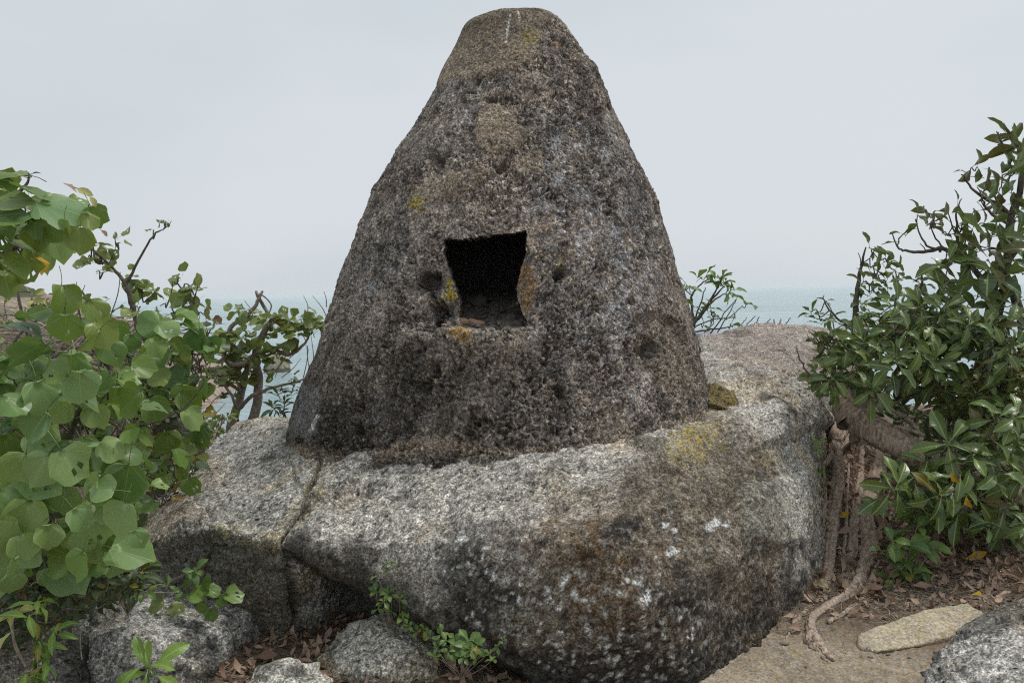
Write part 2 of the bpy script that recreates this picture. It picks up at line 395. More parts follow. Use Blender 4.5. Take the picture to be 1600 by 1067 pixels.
def gran_disp(V, N, u, v):
    d = 0.045 * fbm(V, 1.7, 3, 61) + 0.018 * fbm(V, 6, 3, 62) + 0.007 * fbm(V, 26, 3, 63)
    # spalled facets: each cell of a coarse cell pattern keeps a level of its own, with short risers between
    q = V + 0.10 * np.stack([fbm(V, 3, 3, 67), fbm(V, 3, 3, 68), fbm(V, 3, 3, 69)], 1)
    wf, idf = worley(q, 2.1, 65); d += 0.026 * (idf - 0.5) * sst(wf, 0.75, 0.55)
    fl = fbm(q, 4.5, 4, 70, 0.6); d += 0.010 * sst(fl, 0.05, 0.08) - 0.008 * sst(fl, -0.12, -0.15)
    w1, i1 = worley(V, 4.2, 64)
    d -= 0.012 * sst(w1, 0.5, 0.15) * (i1 > 0.6)
    st = np.abs(fbm(V * np.array([1, 1, 2.2]), 2.6, 4, 66)); d -= 0.016 * sst(st, 0.03, 0.0)
    return d
def granite_col(V, N, base=(0.375, 0.350, 0.308), seed=0, dark=0.35):
    n1 = fbm(V, 1.6, 4, 71 + seed); n2 = fbm(V, 7, 4, 72 + seed); n3 = fbm(V, 38, 2, 73 + seed); n4 = fbm(V, 85, 1, 79 + seed)
    c = np.array(base) * (1 + 0.40 * n1 + 0.50 * n2 + 0.80 * n3 + 1.0 * n4)[:, None]
    warm = sst(fbm(V, 2.6, 3, 74 + seed), 0.0, 0.35)[:, None]
    c = c * (1 - warm * np.array([0.02, 0.10, 0.22]))
    k = sst(fbm(V, 2.3, 5, 75 + seed, 0.65) + dark * 0.3, 0.16, 0.34)[:, None]
    c = c * (1 - 0.62 * k)
    return c
def lay(c, m, colr):
    m = m[:, None]; return c * (1 - m) + np.array(colr) * m
def crack_d(V, u, v, pts, w, depth):
    uu = u + 6 * noise(V, 9, 81); vv = v + 6 * noise(V, 9, 82)
    dist, t = seg_dist(uu, vv, pts)
    return -depth * sst(dist, w, w * 0.25)

CR_X = [((900, 700), (930, 760), (985, 800), (1000, 870)), ((1120, 720), (1105, 780), (1125, 850), (1110, 920)), ((760, 870), (820, 900), (900, 905), (960, 930)), ((600, 760), (680, 800), (700, 850)), ((1180, 600), (1190, 640), (1240, 690)), ((1010, 960), (1060, 1010), (1060, 1060))]
CR_B = [((1140, 578), (1165, 572), (1200, 582), (1225, 585), (1255, 598)), ((700, 960), (745, 1000), (800, 1030)), ((880, 735), (900, 765), (885, 790), (872, 800)), ((1180, 850), (1215, 858), (1240, 846), (1258, 850)), ((1125, 672), (1132, 700), (1140, 708)), ((500, 725), (494, 742), (478, 775), (472, 800), (452, 832), (444, 850), (456, 900), (462, 970))]
def main_disp(V, N, u, v):
    d = gran_disp(V, N, u, v)
    w = [5, 9, 3, 4, 3, 8]; dp = [0.035, 0.05, 0.012, 0.02, 0.02, 0.07]
    fr = V[:, 1] < 6.2
    for c, a, q in zip(CR_B, w, dp): d += crack_d(V, u, v, c, a, q) * fr
    for c in CR_X: d += crack_d(V, u, v, c, 2.6, 0.012) * fr * sst(fbm(V, 5, 3, 86), -.15, .1)
    # ledge in the upper right and flakes
    d += 0.05 * poly_mask(u, v, [(1100, 590), (1160, 574), (1260, 594), (1300, 660), (1180, 700), (1100, 650)], 9)
    d += 0.03 * poly_mask(u + 8 * noise(V, 8, 84), v + 8 * noise(V, 8, 85), [(760, 760), (880, 735), (900, 780), (800, 830), (700, 830)], 8)
    d += 0.03 * poly_mask(u, v, [(1130, 770), (1255, 740), (1262, 846), (1190, 856)], 7)
    return d
def main_col(V, N, u, v, dd):
    uu = u + 26 * fbm(V, 4, 4, 91, 0.6) * 1.6; vv = v + 26 * fbm(V, 4, 4, 92, 0.6) * 1.6
    br = fbm(V, 9, 5, 93, 0.7); fine = fbm(V, 30, 3, 94, 0.7)
    c = granite_col(V, N, dark=0.0)
    front = (N[:, 1] < 0.5)
    M = lambda poly, soft: poly_mask(uu, vv, poly, soft) * front
    # weathered brown right and lower half
    m = M([(940, 790), (985, 720), (1040, 690), (1150, 660), (1210, 720), (1240, 900), (1280, 1100), (700, 1100), (690, 960), (760, 905), (860, 890)], 34)
    c = c * (1 - m[:, None] * np.array([0.64, 0.69, 0.745]))
    m = M([(800, 810), (860, 790), (960, 800), (1050, 870), (1100, 940), (1040, 1000), (900, 960), (800, 900), (740, 870)], 30) * (0.45 + 0.7 * sst(br, -0.2, 0.3))
    c = lay(c, 0.62 * m, (0.150, 0.098, 0.060))
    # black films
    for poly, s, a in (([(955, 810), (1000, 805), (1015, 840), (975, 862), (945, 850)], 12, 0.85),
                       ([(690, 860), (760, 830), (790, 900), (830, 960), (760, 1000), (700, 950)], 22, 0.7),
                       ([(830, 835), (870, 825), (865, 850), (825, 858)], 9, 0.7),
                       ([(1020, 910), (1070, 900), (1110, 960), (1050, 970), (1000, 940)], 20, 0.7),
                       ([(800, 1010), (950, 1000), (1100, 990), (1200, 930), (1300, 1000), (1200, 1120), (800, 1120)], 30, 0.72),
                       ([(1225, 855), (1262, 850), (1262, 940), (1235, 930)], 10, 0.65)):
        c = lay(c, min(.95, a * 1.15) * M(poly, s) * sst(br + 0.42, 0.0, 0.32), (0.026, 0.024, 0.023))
    # overhang side facing left, coloured dark below its edge
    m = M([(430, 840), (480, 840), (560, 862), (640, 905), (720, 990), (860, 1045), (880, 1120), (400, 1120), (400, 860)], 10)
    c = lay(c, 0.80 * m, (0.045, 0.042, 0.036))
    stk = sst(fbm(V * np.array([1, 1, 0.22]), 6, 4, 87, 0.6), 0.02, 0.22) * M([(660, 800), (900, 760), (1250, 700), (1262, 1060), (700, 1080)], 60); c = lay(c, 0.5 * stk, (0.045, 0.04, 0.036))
    # lichens
    m = M([(1040, 675), (1080, 662), (1130, 660), (1125, 715), (1060, 735)], 14) * sst(fine, -0.25, 0.15)
    c = lay(c, 0.75 * m, (0.33, 0.26, 0.07))
    m = M([(640, 700), (700, 694), (770, 702), (760, 722), (690, 722)], 9) * sst(fine, -0.15, 0.25); c = lay(c, 0.6 * m, (0.38, 0.31, 0.12))
    m = M([(1170, 700), (1230, 690), (1225, 740), (1190, 735)], 12) * sst(fine, -0.1, 0.25); c = lay(c, 0.5 * m, (0.28, 0.23, 0.08))
    m = sst(seg_dist(uu, vv, [(497, 730), (480, 790), (440, 848)])[0], 16, 4) * sst(fine, -0.15, 0.2); c = lay(c, 0.55 * m, (0.36, 0.27, 0.10))
    m = M([(1150, 760), (1250, 745), (1258, 845), (1180, 848)], 16); c = lay(c, 0.5 * m * sst(fine, -0.3, 0.2), (0.34, 0.345, 0.28))
    m = M([(760, 955), (860, 945), (890, 985), (800, 1000)], 16); c = lay(c, 0.55 * m * sst(fine, -0.3, 0.2), (0.30, 0.30, 0.235))
    d1, i1 = worley(V, 32, 96); d2, i2 = worley(V, 62, 97)
    zone = M([(690, 820), (800, 830), (860, 900), (1020, 900), (1120, 1000), (1050, 1060), (840, 1050), (740, 980), (690, 900)], 40)
    sz1 = 0.16 + 0.9 * (i1 - 0.66); d3, i3 = worley(V, 15, 98)
    spots = np.maximum.reduce([sst(d1 + 0.35 * fine, sz1 + .08, sz1 - .10) * (i1 > 0.68), sst(d2 + .3 * fine, 0.40, 0.22) * (i2 > 0.72) * 0.9, sst(d3 + .5 * fine, 0.34, 0.18) * (i3 > 0.88)])
    zone = np.maximum(zone * 0.95, 0.30 * M([(700, 730), (1240, 700), (1260, 1060), (700, 1060)], 60) * sst(br, 0.0, 0.3))
    c = lay(c, np.clip(spots * zone * 1.1, 0, 1), (0.60, 0.61, 0.58))
    grn = sst(fbm(V, 24, 4, 99, 0.8), 0.02, 0.25) * M([(940, 760), (1150, 660), (1240, 720), (1250, 950), (1150, 1060), (760, 1000), (700, 850), (800, 780)], 50); c = lay(c, 0.5 * grn, (0.36, 0.33, 0.28))
    for (px, py, r) in ((972, 788, 0), (1112, 822, 9), (1120, 815, 7), (1050, 862, 10), (1055, 830, 6), (1135, 820, 6), (722, 842, 8), (738, 850, 7), (1010, 935, 9), (1040, 820, 6)):
        if r: c = lay(c, 0.85 * sst(np.hypot(u - px, v - py) + 4 * fine * 3, r, r * 0.5) * front, (0.58, 0.58, 0.56))
    # pinkish older surface at the back right
    m = M([(1090, 530), (1180, 500), (1320, 500), (1300, 590), (1130, 570)], 14)
    c = lay(c, 0.55 * m, (0.30, 0.235, 0.205))
    return c
W = lambda x, y, z: (x, y, z)
B1 = [P(*q) for q in [(503, 735, 3.95), (474, 800, 3.66), (448, 852, 3.46), (600, 893, 3.32), (690, 985, 3.18), (780, 1035, 3.12), (870, 1085, 3.12), (1000, 1105, 3.12), (1110, 1095, 3.2), (1180, 1030, 3.45), (1228, 960, 3.75),
      (1256, 880, 3.95), (1268, 760, 4.35), (1270, 660, 5.0), (800, 845, 3.17), (950, 850, 3.06), (1000, 950, 2.97), (1100, 900, 3.2), (1180, 800, 3.7), (1060, 735, 3.62),
      (560, 716, 3.90), (660, 703, 3.85), (760, 706, 3.78), (880, 716, 3.66), (980, 694, 3.72), (1050, 672, 3.95), (1130, 655, 4.25), (1215, 640, 4.6)]] + \
     [W(-1.0, 6.2, 0.55), W(0, 6.6, 0.75), W(1.8, 6.6, 0.9), W(1.9, 6.0, -0.6), W(-1.0, 5.8, -0.6), W(1.9, 4.6, -0.5), W(1.3, 3.9, -0.5), W(0.4, 4.1, -0.5), W(-0.5, 4.7, -0.5)]
B2 = [P(*q) for q in [(1095, 527, 6.3), (1140, 515, 6.6), (1185, 507, 6.8), (1260, 506, 6.9), (1325, 516, 6.9), (1292, 600, 5.7), (1270, 662, 5.0), (1120, 600, 5.0), (1150, 640, 4.55), (1240, 610, 5.2)]] + \
     [W(0.6, 7.6, 0.4), W(2.8, 7.6, 0.5), W(2.6, 6.0, -0.4), W(0.5, 5.2, -0.3), W(1.9, 4.8, -0.3), W(1.0, 6.0, 0.95)]
B3 = [P(*q) for q in [(462, 870, 4.0), (600, 905, 3.95), (760, 985, 3.8), (900, 1040, 3.7), (880, 1110, 3.6), (620, 1010, 3.85), (500, 975, 3.9), (462, 985, 3.95)]] + [W(0.2, 5, -0.6), W(-1, 5, -0.6), W(-1, 5, 0.4), W(0.3, 3.7, -0.5), W(-0.8, 4.0, -0.5)]
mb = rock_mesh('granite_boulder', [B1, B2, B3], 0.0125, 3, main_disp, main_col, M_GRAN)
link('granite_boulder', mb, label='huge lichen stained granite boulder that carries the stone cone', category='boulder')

def slab_disp(V, N, u, v):
    d = gran_disp(V, N, u, v)
    for pts, w, q in ((((500, 725), (494, 742), (478, 775), (472, 800), (452, 832), (444, 850), (456, 900), (462, 970)), 8, 0.07), (((300, 818), (330, 822), (420, 760), (480, 720)), 3.5, 0.02), (((328, 800), (332, 860), (322, 900)), 3, 0.014), (((238, 850), (300, 800), (370, 762), (450, 722)), 3, 0.014), (((292, 822), (290, 880)), 3, 0.015)):
        d += crack_d(V, u, v, pts, w, q)
    return d
def slab_col(V, N, u, v, dd):
    c = granite_col(V, N, (0.345, 0.33, 0.295), 5, dark=-0.05)
    st = fbm(V * np.array([1.0, 0.35, 1.0]), 12, 3, 98); c = c * (1 + 0.35 * st)[:, None]
    uu = u + 14 * fbm(V, 6, 4, 101); vv = v + 14 * fbm(V, 6, 4, 102)
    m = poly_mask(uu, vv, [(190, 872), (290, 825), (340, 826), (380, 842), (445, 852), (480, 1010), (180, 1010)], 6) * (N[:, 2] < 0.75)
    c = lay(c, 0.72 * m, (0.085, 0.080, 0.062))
    m = sst(seg_dist(uu, vv, [(330, 826), (445, 850), (440, 830), (497, 735)])[0], 18, 3) * sst(fbm(V, 30, 3, 103), -0.15, 0.2)
    c = lay(c, 0.5 * m, (0.36, 0.29, 0.12))
    m = poly_mask(uu, vv, [(215, 840), (230, 790), (300, 770), (330, 800), (290, 820)], 12); c = lay(c, 0.35 * m, (0.33, 0.23, 0.16))
    return c
A1 = [P(*q) for q in [(492, 728, 4.0), (465, 795, 3.69), (440, 850, 3.49), (334, 824, 3.58), (290, 823, 3.72), (206, 856, 3.85), (198, 872, 3.86), (232, 792, 4.3), (298, 716, 4.8), (330, 692, 5.0), (390, 655, 5.5), (430, 650, 5.7), (520, 655, 5.6),
      (440, 985, 3.62), (380, 985, 3.66), (290, 965, 3.8), (215, 940, 3.95), (560, 700, 4.2)]] + [W(-0.9, 6.3, 0.5), W(-1.8, 6.3, 0.3), W(-1.8, 5.5, -0.4), W(-0.7, 4.4, -0.5), W(-1.9, 4.3, -0.4), W(-1.0, 3.9, -0.5)]
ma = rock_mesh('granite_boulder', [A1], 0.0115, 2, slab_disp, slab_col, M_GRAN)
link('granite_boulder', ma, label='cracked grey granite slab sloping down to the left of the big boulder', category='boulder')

def small_disp(V, N, u, v): q = V + 0.06 * np.stack([fbm(V, 5, 2, 67), fbm(V, 5, 2, 68), fbm(V, 5, 2, 69)], 1); wf, idf = worley(q, 4.5, 119); return 0.045 * (idf - 0.5) * sst(wf, 0.8, 0.6) + 0.012 * sst(fbm(V, 5, 4, 116, 0.6), 0.03, 0.06) - 0.4 * 0.030 * fbm(V, 4, 3, 111) + 0.010 * fbm(V, 16, 3, 112) + 0.004 * fbm(V, 50, 2, 113)
def mkcol(base, seed, dark=0.0, yel=0.0):
    def f(V, N, u, v, dd):
        c = granite_col(V, N, base, seed, dark)
        if seed == 10: c = lay(c * 0.75, 0.75 * sst(v + 30 * fbm(V, 16, 4, 118, .7), 640, 622), (0.21, 0.165, 0.07))
        if yel: c = lay(c, yel * sst(fbm(V, 9, 4, 117), -0.2, 0.2), (0.36, 0.26, 0.07))
        return c
    return f
def flat_disp(V, N, u, v): return 0.008 * fbm(V, 5, 3, 111) + 0.004 * fbm(V, 22, 3, 112)
def sr(front, back, base, seed, label, name='granite_rock', cat='rock', vox=0.011, sm=1, dark=0.0, yel=0.0):
    h = [P(*q) for q in front] + [Vector(q) for q in back]
    m_ = rock_mesh(name, [h], vox, sm, flat_disp if name == 'path_stone' else small_disp, mkcol(base, seed, dark, yel), M_SOIL if name == 'path_stone' else M_GRAN)
    if name == 'path_stone':
        a = m_.color_attributes['Col']; N_ = len(m_.vertices); co = np.empty(N_ * 3, np.float32); m_.vertices.foreach_get('co', co); co = co.reshape(-1, 3)
        c4 = np.ones((N_, 4), np.float32); c4[:, :3] = np.array([0.47, 0.40, 0.285]) * (1 + 0.3 * fbm(co, 6, 4, 140) + 0.35 * fbm(co, 70, 2, 141))[:, None]; a.data.foreach_set('color', c4.ravel())
    return link(name, m_, label=label, category=cat)
G1 = (0.36, 0.355, 0.335)
# foreground left boulder under the shrubs
sr([(118, 985, 3.35), (200, 940, 3.5), (236, 955, 3.45), (300, 953, 3.5), (340, 968, 3.45), (358, 1000, 3.4), (345, 1035, 3.3), (300, 1085, 3.15), (200, 1085, 3.1), (120, 1060, 3.2), (170, 990, 3.2), (250, 1000, 3.2)],
   [(-1.9, 4.2, -0.2), (-1.2, 4.1, -0.2), (-1.2, 4.0, 0.1), (-1.8, 4.1, 0.12), (-1.3, 3.2, -0.3), (-1.7, 3.1, -0.3)], (0.34, 0.33, 0.30), 1, 'pointed grey rock under the leafy shrubs at the lower left', dark=0.3)
sr([(-40, 930, 3.3), (60, 900, 3.5), (120, 930, 3.5), (140, 980, 3.3), (60, 1000, 3.1), (-40, 1060, 2.9), (110, 1090, 3.0)],
   [(-2.6, 4.2, -0.2), (-1.8, 4.2, -0.2), (-2.4, 3.9, 0.2), (-2.2, 2.8, -0.4), (-1.7, 2.9, -0.4)], (0.17, 0.165, 0.15), 2, 'dark shaded rock in the lower left corner behind bright green weeds', dark=0.6, vox=0.016)
sr([(498, 1035, 3.35), (540, 990, 3.45), (600, 962, 3.5), (640, 963, 3.5), (672, 985, 3.42), (695, 1020, 3.32), (690, 1050, 3.22), (600, 1052, 3.15), (520, 1052, 3.2), (620, 1000, 3.25)],
   [(-0.8, 3.9, -0.1), (-0.4, 3.9, -0.1), (-0.4, 3.2, -0.2), (-0.85, 3.3, -0.2)], (0.40, 0.385, 0.34), 3, 'wedge shaped grey stone lying in dead leaves below the boulder', dark=0.25, yel=0.10, sm=1)
sr([(380, 1085, 3.05), (400, 1052, 3.12), (450, 1040, 3.2), (500, 1042, 3.2), (524, 1062, 3.12), (530, 1090, 3.0), (450, 1065, 3.05)],
   [(-1.1, 3.4, -0.1), (-0.75, 3.4, -0.1), (-1.1, 2.8, -0.2), (-0.7, 2.8, -0.2)], (0.50, 0.48, 0.42), 4, 'pale flat topped stone at the bottom edge left of centre', dark=-0.3)
# right corner boulder
sr([(1440, 1060, 2.75), (1452, 1035, 2.85), (1500, 985, 3.0), (1560, 945, 3.15), (1625, 915, 3.25), (1640, 1000, 2.75), (1600, 1085, 2.55), (1450, 1100, 2.6), (1540, 1010, 2.75)],
   [(2.9, 3.6, 0.1), (2.9, 2.4, 0.1), (2.9, 2.4, -0.3), (1.4, 2.5, -0.3), (2.4, 3.6, -0.1), (1.6, 3.1, -0.2)], (0.38, 0.36, 0.325), 6, 'white and black flecked boulder filling the lower right corner', cat='boulder', name='granite_boulder', dark=0.45)
# flat tan stone in the path
sr([(1342, 1012, 3.44), (1340, 990, 3.53), (1366, 978, 3.59), (1405, 966, 3.64), (1460, 948, 3.73), (1512, 942, 3.76), (1538, 958, 3.66), (1524, 976, 3.59), (1480, 996, 3.50), (1430, 1009, 3.43), (1375, 1017, 3.39), (1430, 980, 3.54)],
   [(1.6, 3.7, -0.15), (2.1, 3.85, -0.15), (2.2, 3.65, -0.15), (1.5, 3.5, -0.15)], (0.50, 0.42, 0.29), 8, 'flat tan stone set in the sandy path by the corner boulder', name='path_stone', cat='stone', dark=-0.4, vox=0.008, sm=4)
sr([(1488, 868, 4.75), (1500, 848, 4.85), (1530, 856, 4.8), (1562, 880, 4.7), (1530, 884, 4.65), (1490, 880, 4.7)],
   [(2.6, 5.0, -0.1), (2.9, 4.9, -0.1), (2.75, 5.0, 0.05)], (0.20, 0.195, 0.19), 9, 'small dark grey stone half buried in litter under the right shrub', name='litter_stone', cat='stone', vox=0.008, sm=4)
# yellow knob beside the cone
sr([(1096, 626, 4.5), (1104, 610, 4.6), (1118, 601, 4.65), (1134, 606, 4.62), (1146, 619, 4.55), (1152, 634, 4.5), (1138, 640, 4.44), (1120, 632, 4.45), (1118, 662, 4.5), (1146, 658, 4.5), (1164, 650, 4.6)],
   [(1.1, 5.0, 0.85), (1.5, 5.0, 0.85), (1.25, 4.9, 1.02)], (0.20, 0.15, 0.075), 10, 'yellow lichen covered stone wedged against the right foot of the cone', name='wedged_stone', cat='stone', vox=0.007, sm=3, yel=0.0)
# rocks standing in the sea and on the far shore
def sea_rock(px, py, wpx, hpx, D, base, seed, label):
    c = P(px, py, D); w = S(wpx, D) / 2; h = S(hpx, D)
    r = np.random.default_rng(seed); pts = []
    for k in range(26):
        a = r.uniform(0, 2 * math.pi); q = r.uniform(0.2, 1)
        pts.append((c.x + w * q * math.cos(a), c.y + w * q * math.sin(a), c.z + h * (1 - q ** 2) * r.uniform(0.7, 1)))
    pts += [(c.x + w * math.cos(a), c.y + w * math.sin(a), c.z - 1.5) for a in np.linspace(0, 6, 9)]
    def dsp(V, N, u, v): return w * (0.16 * fbm(V, 1.2 / w, 4, seed) )
    def cf(V, N, u, v, dd):
        k = fbm(V, 2.5 / w, 4, seed + 1)[:, None]; c_ = np.array(base) * (1 + 0.8 * k)
        return c_ * np.where(V[:, 2] < SEA + 0.5, 0.35, 1)[:, None]
    m_ = rock_mesh('sea_rock', [[Vector(q) for q in pts]], w / 14, 2, dsp, cf, M_GRAN)
    link('sea_rock', m_, label=label, category='rock')
sea_rock(432, 570, 44, 22, 112, (0.30, 0.26, 0.18), 131, 'low brown rock standing in the sea behind the small windblown tree')
sea_rock(160, 600, 70, 34, 70, (0.48, 0.34, 0.28), 132, 'pink shore rock glimpsed through the bare twigs at the left')
sea_rock(1105, 523, 60, 12, 170, (0.36, 0.38, 0.40), 133, 'pale grey rock in the sea just right of the cone')

# ------------------------------------------------------------------ the stone cone
D0 = 5.0
sil = [(60, 720, 893), (90, 705, 914), (122, 689, 934), (130, 686, 936), (165, 665, 951), (200, 645, 967), (250, 612, 992), (300, 582, 1019), (350, 560, 1034), (400, 542, 1051), (450, 524, 1066), (500, 508, 1080), (550, 491, 1093),
       (600, 470, 1107), (650, 452, 1120), (700, 440, 1126), (760, 428, 1134), (800, 424, 1138)]
rows = []
for y, xl, xr in sil:
    c = (xl + xr) / 2; w = (xr - xl) / 2; a = math.atan(w / F); R = D0 * math.sin(a); Yt = D0 - R * math.sin(a)
    q = P(c, y, Yt); rows.append((q.z, R, q.x * D0 / Yt))
# rounded crown
zt, Rt, cx = rows[0]
crown = [(zt + 0.045, Rt * 0.94, cx - 0.004), (zt + 0.080, Rt * 0.84, cx - 0.002), (zt + 0.105, Rt * 0.68, cx + 0.006), (zt + 0.122, Rt * 0.50, cx + 0.012), (zt + 0.13, Rt * 0.28, cx + 0.01), (zt + 0.133, 0.02, cx)]
rows = crown[::-1] + rows
rz = np.array(rows)
arc = np.concatenate([[0], np.cumsum(np.hypot(np.diff(rz[:, 0]), np.diff(rz[:, 1])))])
NS = 640; sv = np.linspace(0, arc[-1], NS)
ZZ, RR, CX = (np.interp(sv, arc, rz[:, k]) for k in range(3))
ker = np.ones(9) / 9
RR = np.concatenate([RR[:5], np.convolve(RR, ker, 'same')[5:-5], RR[-5:]]); ZZ = np.concatenate([ZZ[:5], np.convolve(ZZ, ker, 'same')[5:-5], ZZ[-5:]])
a0 = math.radians(105)
th = np.concatenate([np.linspace(-a0, a0, 1000), np.linspace(a0, 2 * math.pi - a0, 150)[1:-1]])   # 0 faces the camera
NT = len(th)
T, I = np.meshgrid(th, np.arange(NS)); T = T.ravel(); I = I.ravel()
slope = np.gradient(RR, ZZ); nz_ = -slope
Nn = np.stack([np.sin(T), -np.cos(T), np.clip(nz_[I], 0, 6)], 1); Nn /= np.linalg.norm(Nn, axis=1)[:, None]
Rr = RR[I]
V = np.stack([CX[I] + Rr * np.sin(T), D0 - Rr * np.cos(T), ZZ[I]], 1)
u, v = proj(V); frontm = (V[:, 1] < D0 + 0.3)
f3 = fbm(V, 3.0, 3, 201); wu = u + 20 * fbm(V, 9, 5, 202, 0.7); wv = v + 20 * fbm(V, 9, 5, 203, 0.7)
PM = lambda poly, soft: poly_mask(wu, wv, poly, soft) * frontm
capn = 0
capm = PM([(600, 135), (690, 130), (745, 118), (800, 112), (832, 96), (845, 66), (850, 40), (870, 20), (870, -20), (600, -20)], 6)
capm = np.maximum(capm, ((~frontm) & (v < 118)) * 1.0)
tan2 = PM([(745, 172), (770, 163), (800, 168), (800, 185), (815, 205), (805, 232), (765, 250), (745, 225)], 10)
tan3 = PM([(630, 325), (640, 292), (690, 272), (728, 268), (735, 250), (775, 262), (720, 305), (680, 312)], 8) * 0.8
tan4 = PM([(800, 245), (845, 240), (848, 270), (805, 276)], 6) * 0.8
grey1 = PM([(455, 650), (475, 600), (500, 610), (500, 660), (490, 690), (455, 690)], 6)
scar = PM([(995, 492), (1030, 486), (1062, 505), (1085, 560), (1100, 620), (1040, 620), (1010, 570), (990, 545)], 5)
smoothm = np.clip(capm + tan2 + tan3 + tan4 + grey1 * 0.8, 0, 1)
rough = 1 - 0.86 * smoothm
VW = V + 0.030 * np.stack([noise(V, 14, 261), noise(V, 14, 262), noise(V, 14, 263)], 1) + 0.012 * np.stack([noise(V, 40, 264), noise(V, 40, 265), noise(V, 40, 266)], 1)
w1, i1 = worley(VW, 9, 211); w2, i2 = worley(VW, 22, 212); w3, i3 = worley(VW, 50, 213); w4, i4 = worley(VW, 12, 215)
pit = 0.050 * sst(w1, 0.40, 0.15) * (i1 > 0.88) + 0.024 * sst(w2, 0.42, 0.2) * (i2 > 0.78) + 0.014 * sst(w3, 0.5, 0.2) * (i3 > 0.55)
lump = 0.016 * sst(w4, 0.55, 0.3) * (i4 > 0.72) + 0.010 * sst(fbm(V, 5, 4, 267, 0.6), 0.02, 0.07)
low = sst(v, 480, 640)
rid = np.abs(fbm(V, 30, 3, 205, 0.7))
d = 0.016 * fbm(V, 2.2, 3, 206) + 0.008 * fbm(V, 8, 3, 207)
n6 = fbm(V, 2.5, 3, 270); led = np.abs(fbm(VW * np.array([1, 1, 1.8]), 4.5, 4, 268, 0.6))
pz = sst(fbm(V, 3.5, 4, 269, 0.6) + 0.12 * low, -0.12, 0.16); fx = fbm(VW, 17, 5, 208, 0.74)
d += rough * (-pit * (0.35 + 1.0 * pz) * (1 + 0.2 * low) + 0.5 * lump + 0.020 * np.minimum(fx, 0.12) * (0.5 + 0.7 * pz) - 0.012 * sst(rid, 0.10, 0.0) * pz - 0.030 * sst(led, 0.03, 0.0) * sst(n6, -.1, .2) - 0.004)
d += 0.010 * smoothm + 0.0022 * fbm(V, 55, 2, 209) * smoothm
d -= 0.030 * scar * sst(wv, 480, 500) * (1 - 0.5 * sst(v, 560, 610))
d += 0.008 * sst(seg_dist(wu, wv, [(925, 128), (940, 118), (930, 95)])[0], 14, 4) * frontm
fpit = fbm(V, 13, 4, 281, 0.65)
for (px, py, r, dp) in ((672, 440, 22, 0.055), (874, 426, 14, 0.045), (664, 602, 14, 0.04), (925, 212, 10, 0.03), (695, 480, 22, 0.06), (680, 498, 26, 0.04), (1020, 545, 22, 0.03), (540, 577, 9, 0.035), (533, 560, 7, 0.03), (618, 418, 8, 0.03), (640, 395, 8, 0.02), (880, 385, 10, 0.02),
                        (930, 560, 12, 0.025), (690, 260, 12, 0.02), (540, 460, 10, 0.02), (700, 620, 9, 0.03), (745, 640, 8, 0.025), (1000, 400, 9, 0.02), (985, 470, 8, 0.02), (850, 545, 7, 0.02), (960, 330, 8, 0.02), (770, 225, 4, 0.012), (655, 540, 10, 0.02), (905, 480, 9, 0.02), (470, 690, 8, 0.03), (518, 700, 9, 0.03)):
    d -= 1.25 * dp * sst(np.hypot((wu - px), (wv - py) * 1.1) * (1 + 1.3 * fpit), r, r * 0.55) * frontm
# sill shelf under the niche, cracks
d += 0.050 * PM([(600, 560), (640, 522), (690, 512), (760, 516), (835, 514), (850, 560), (760, 600)], 7) * (1 - sst(v, 530, 590))
for pts, w_, q in (([(737, 545), (728, 570), (712, 585), (700, 592), (705, 602)], 3, 0.02), ([(850, 545), (868, 500)], 2.5, 0.012), ([(853, 372), (862, 360), (890, 350)], 3, 0.012), ([(650, 520), (700, 512)], 3, 0.02), ([(895, 60), (915, 90), (935, 125)], 3, 0.015)):
    d += crack_d(V, u, v, pts, w_, q) * frontm
# jambs of the niche: hollowed left, bevelled lens on the right
jr = poly_mask(u, v, [(822, 396), (834, 412), (840, 440), (838, 470), (828, 498), (800, 500), (800, 400)], 3) * frontm
jl = poly_mask(u, v, [(690, 372), (694, 400), (686, 430), (690, 470), (706, 508), (730, 510), (730, 400)], 3) * frontm
d = d * (1 - 0.8 * np.maximum(jr, jl)) - 0.065 * jr * sst(u, 842, 806) - 0.06 * jl * sst(u, 684, 716)
# contact with the boulder: slightly undercut foot
V2 = V + Nn * d[:, None]
# colour
n1 = fbm(V, 1.8, 4, 221); n2 = fbm(V, 6, 4, 222, 0.6); n3 = fbm(V, 22, 4, 223, 0.7); n5 = fbm(V, 60, 2, 224)
base = np.array([0.250, 0.208, 0.172]); n4 = fbm(VW, 34, 4, 225, 0.8)
col = base * (1 + 0.35 * n2 + 0.9 * n3 + 0.9 * n5)[:, None]
col = lay(col, 0.8 * sst(n4 + 0.3 * n2, 0.10, 0.36), (0.50, 0.42, 0.345))
col = lay(col, 0.75 * sst(fbm(VW, 28, 4, 226, 0.8) - 0.2 * n2, 0.10, 0.36), (0.055, 0.048, 0.044))
w5, i5 = worley(VW + 0.02 * n3[:, None], 8, 271); col = col * (0.78 + 0.5 * i5)[:, None]
stone = (i5 > 0.86) * sst(w5, 0.50, 0.40); col = lay(col, 0.55 * stone * sst(n4, -.3, .2), (0.33, 0.275, 0.23))
streak = sst(fbm(V * np.array([1, 1, 0.28]), 5.5, 4, 272, 0.6) + 0.10 * np.sin(v / 90), 0.04, 0.24); col = lay(col, 0.50 * streak, (0.075, 0.068, 0.064))
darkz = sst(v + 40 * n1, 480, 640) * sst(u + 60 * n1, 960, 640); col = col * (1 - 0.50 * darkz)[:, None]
darkr = sst(seg_dist(u, v, [(930, 130), (990, 260), (1040, 380), (1075, 480), (1110, 600)])[0], 60, 15) * sst(n2, -.3, .3); col = col * (1 - 0.25 * darkr)[:, None]
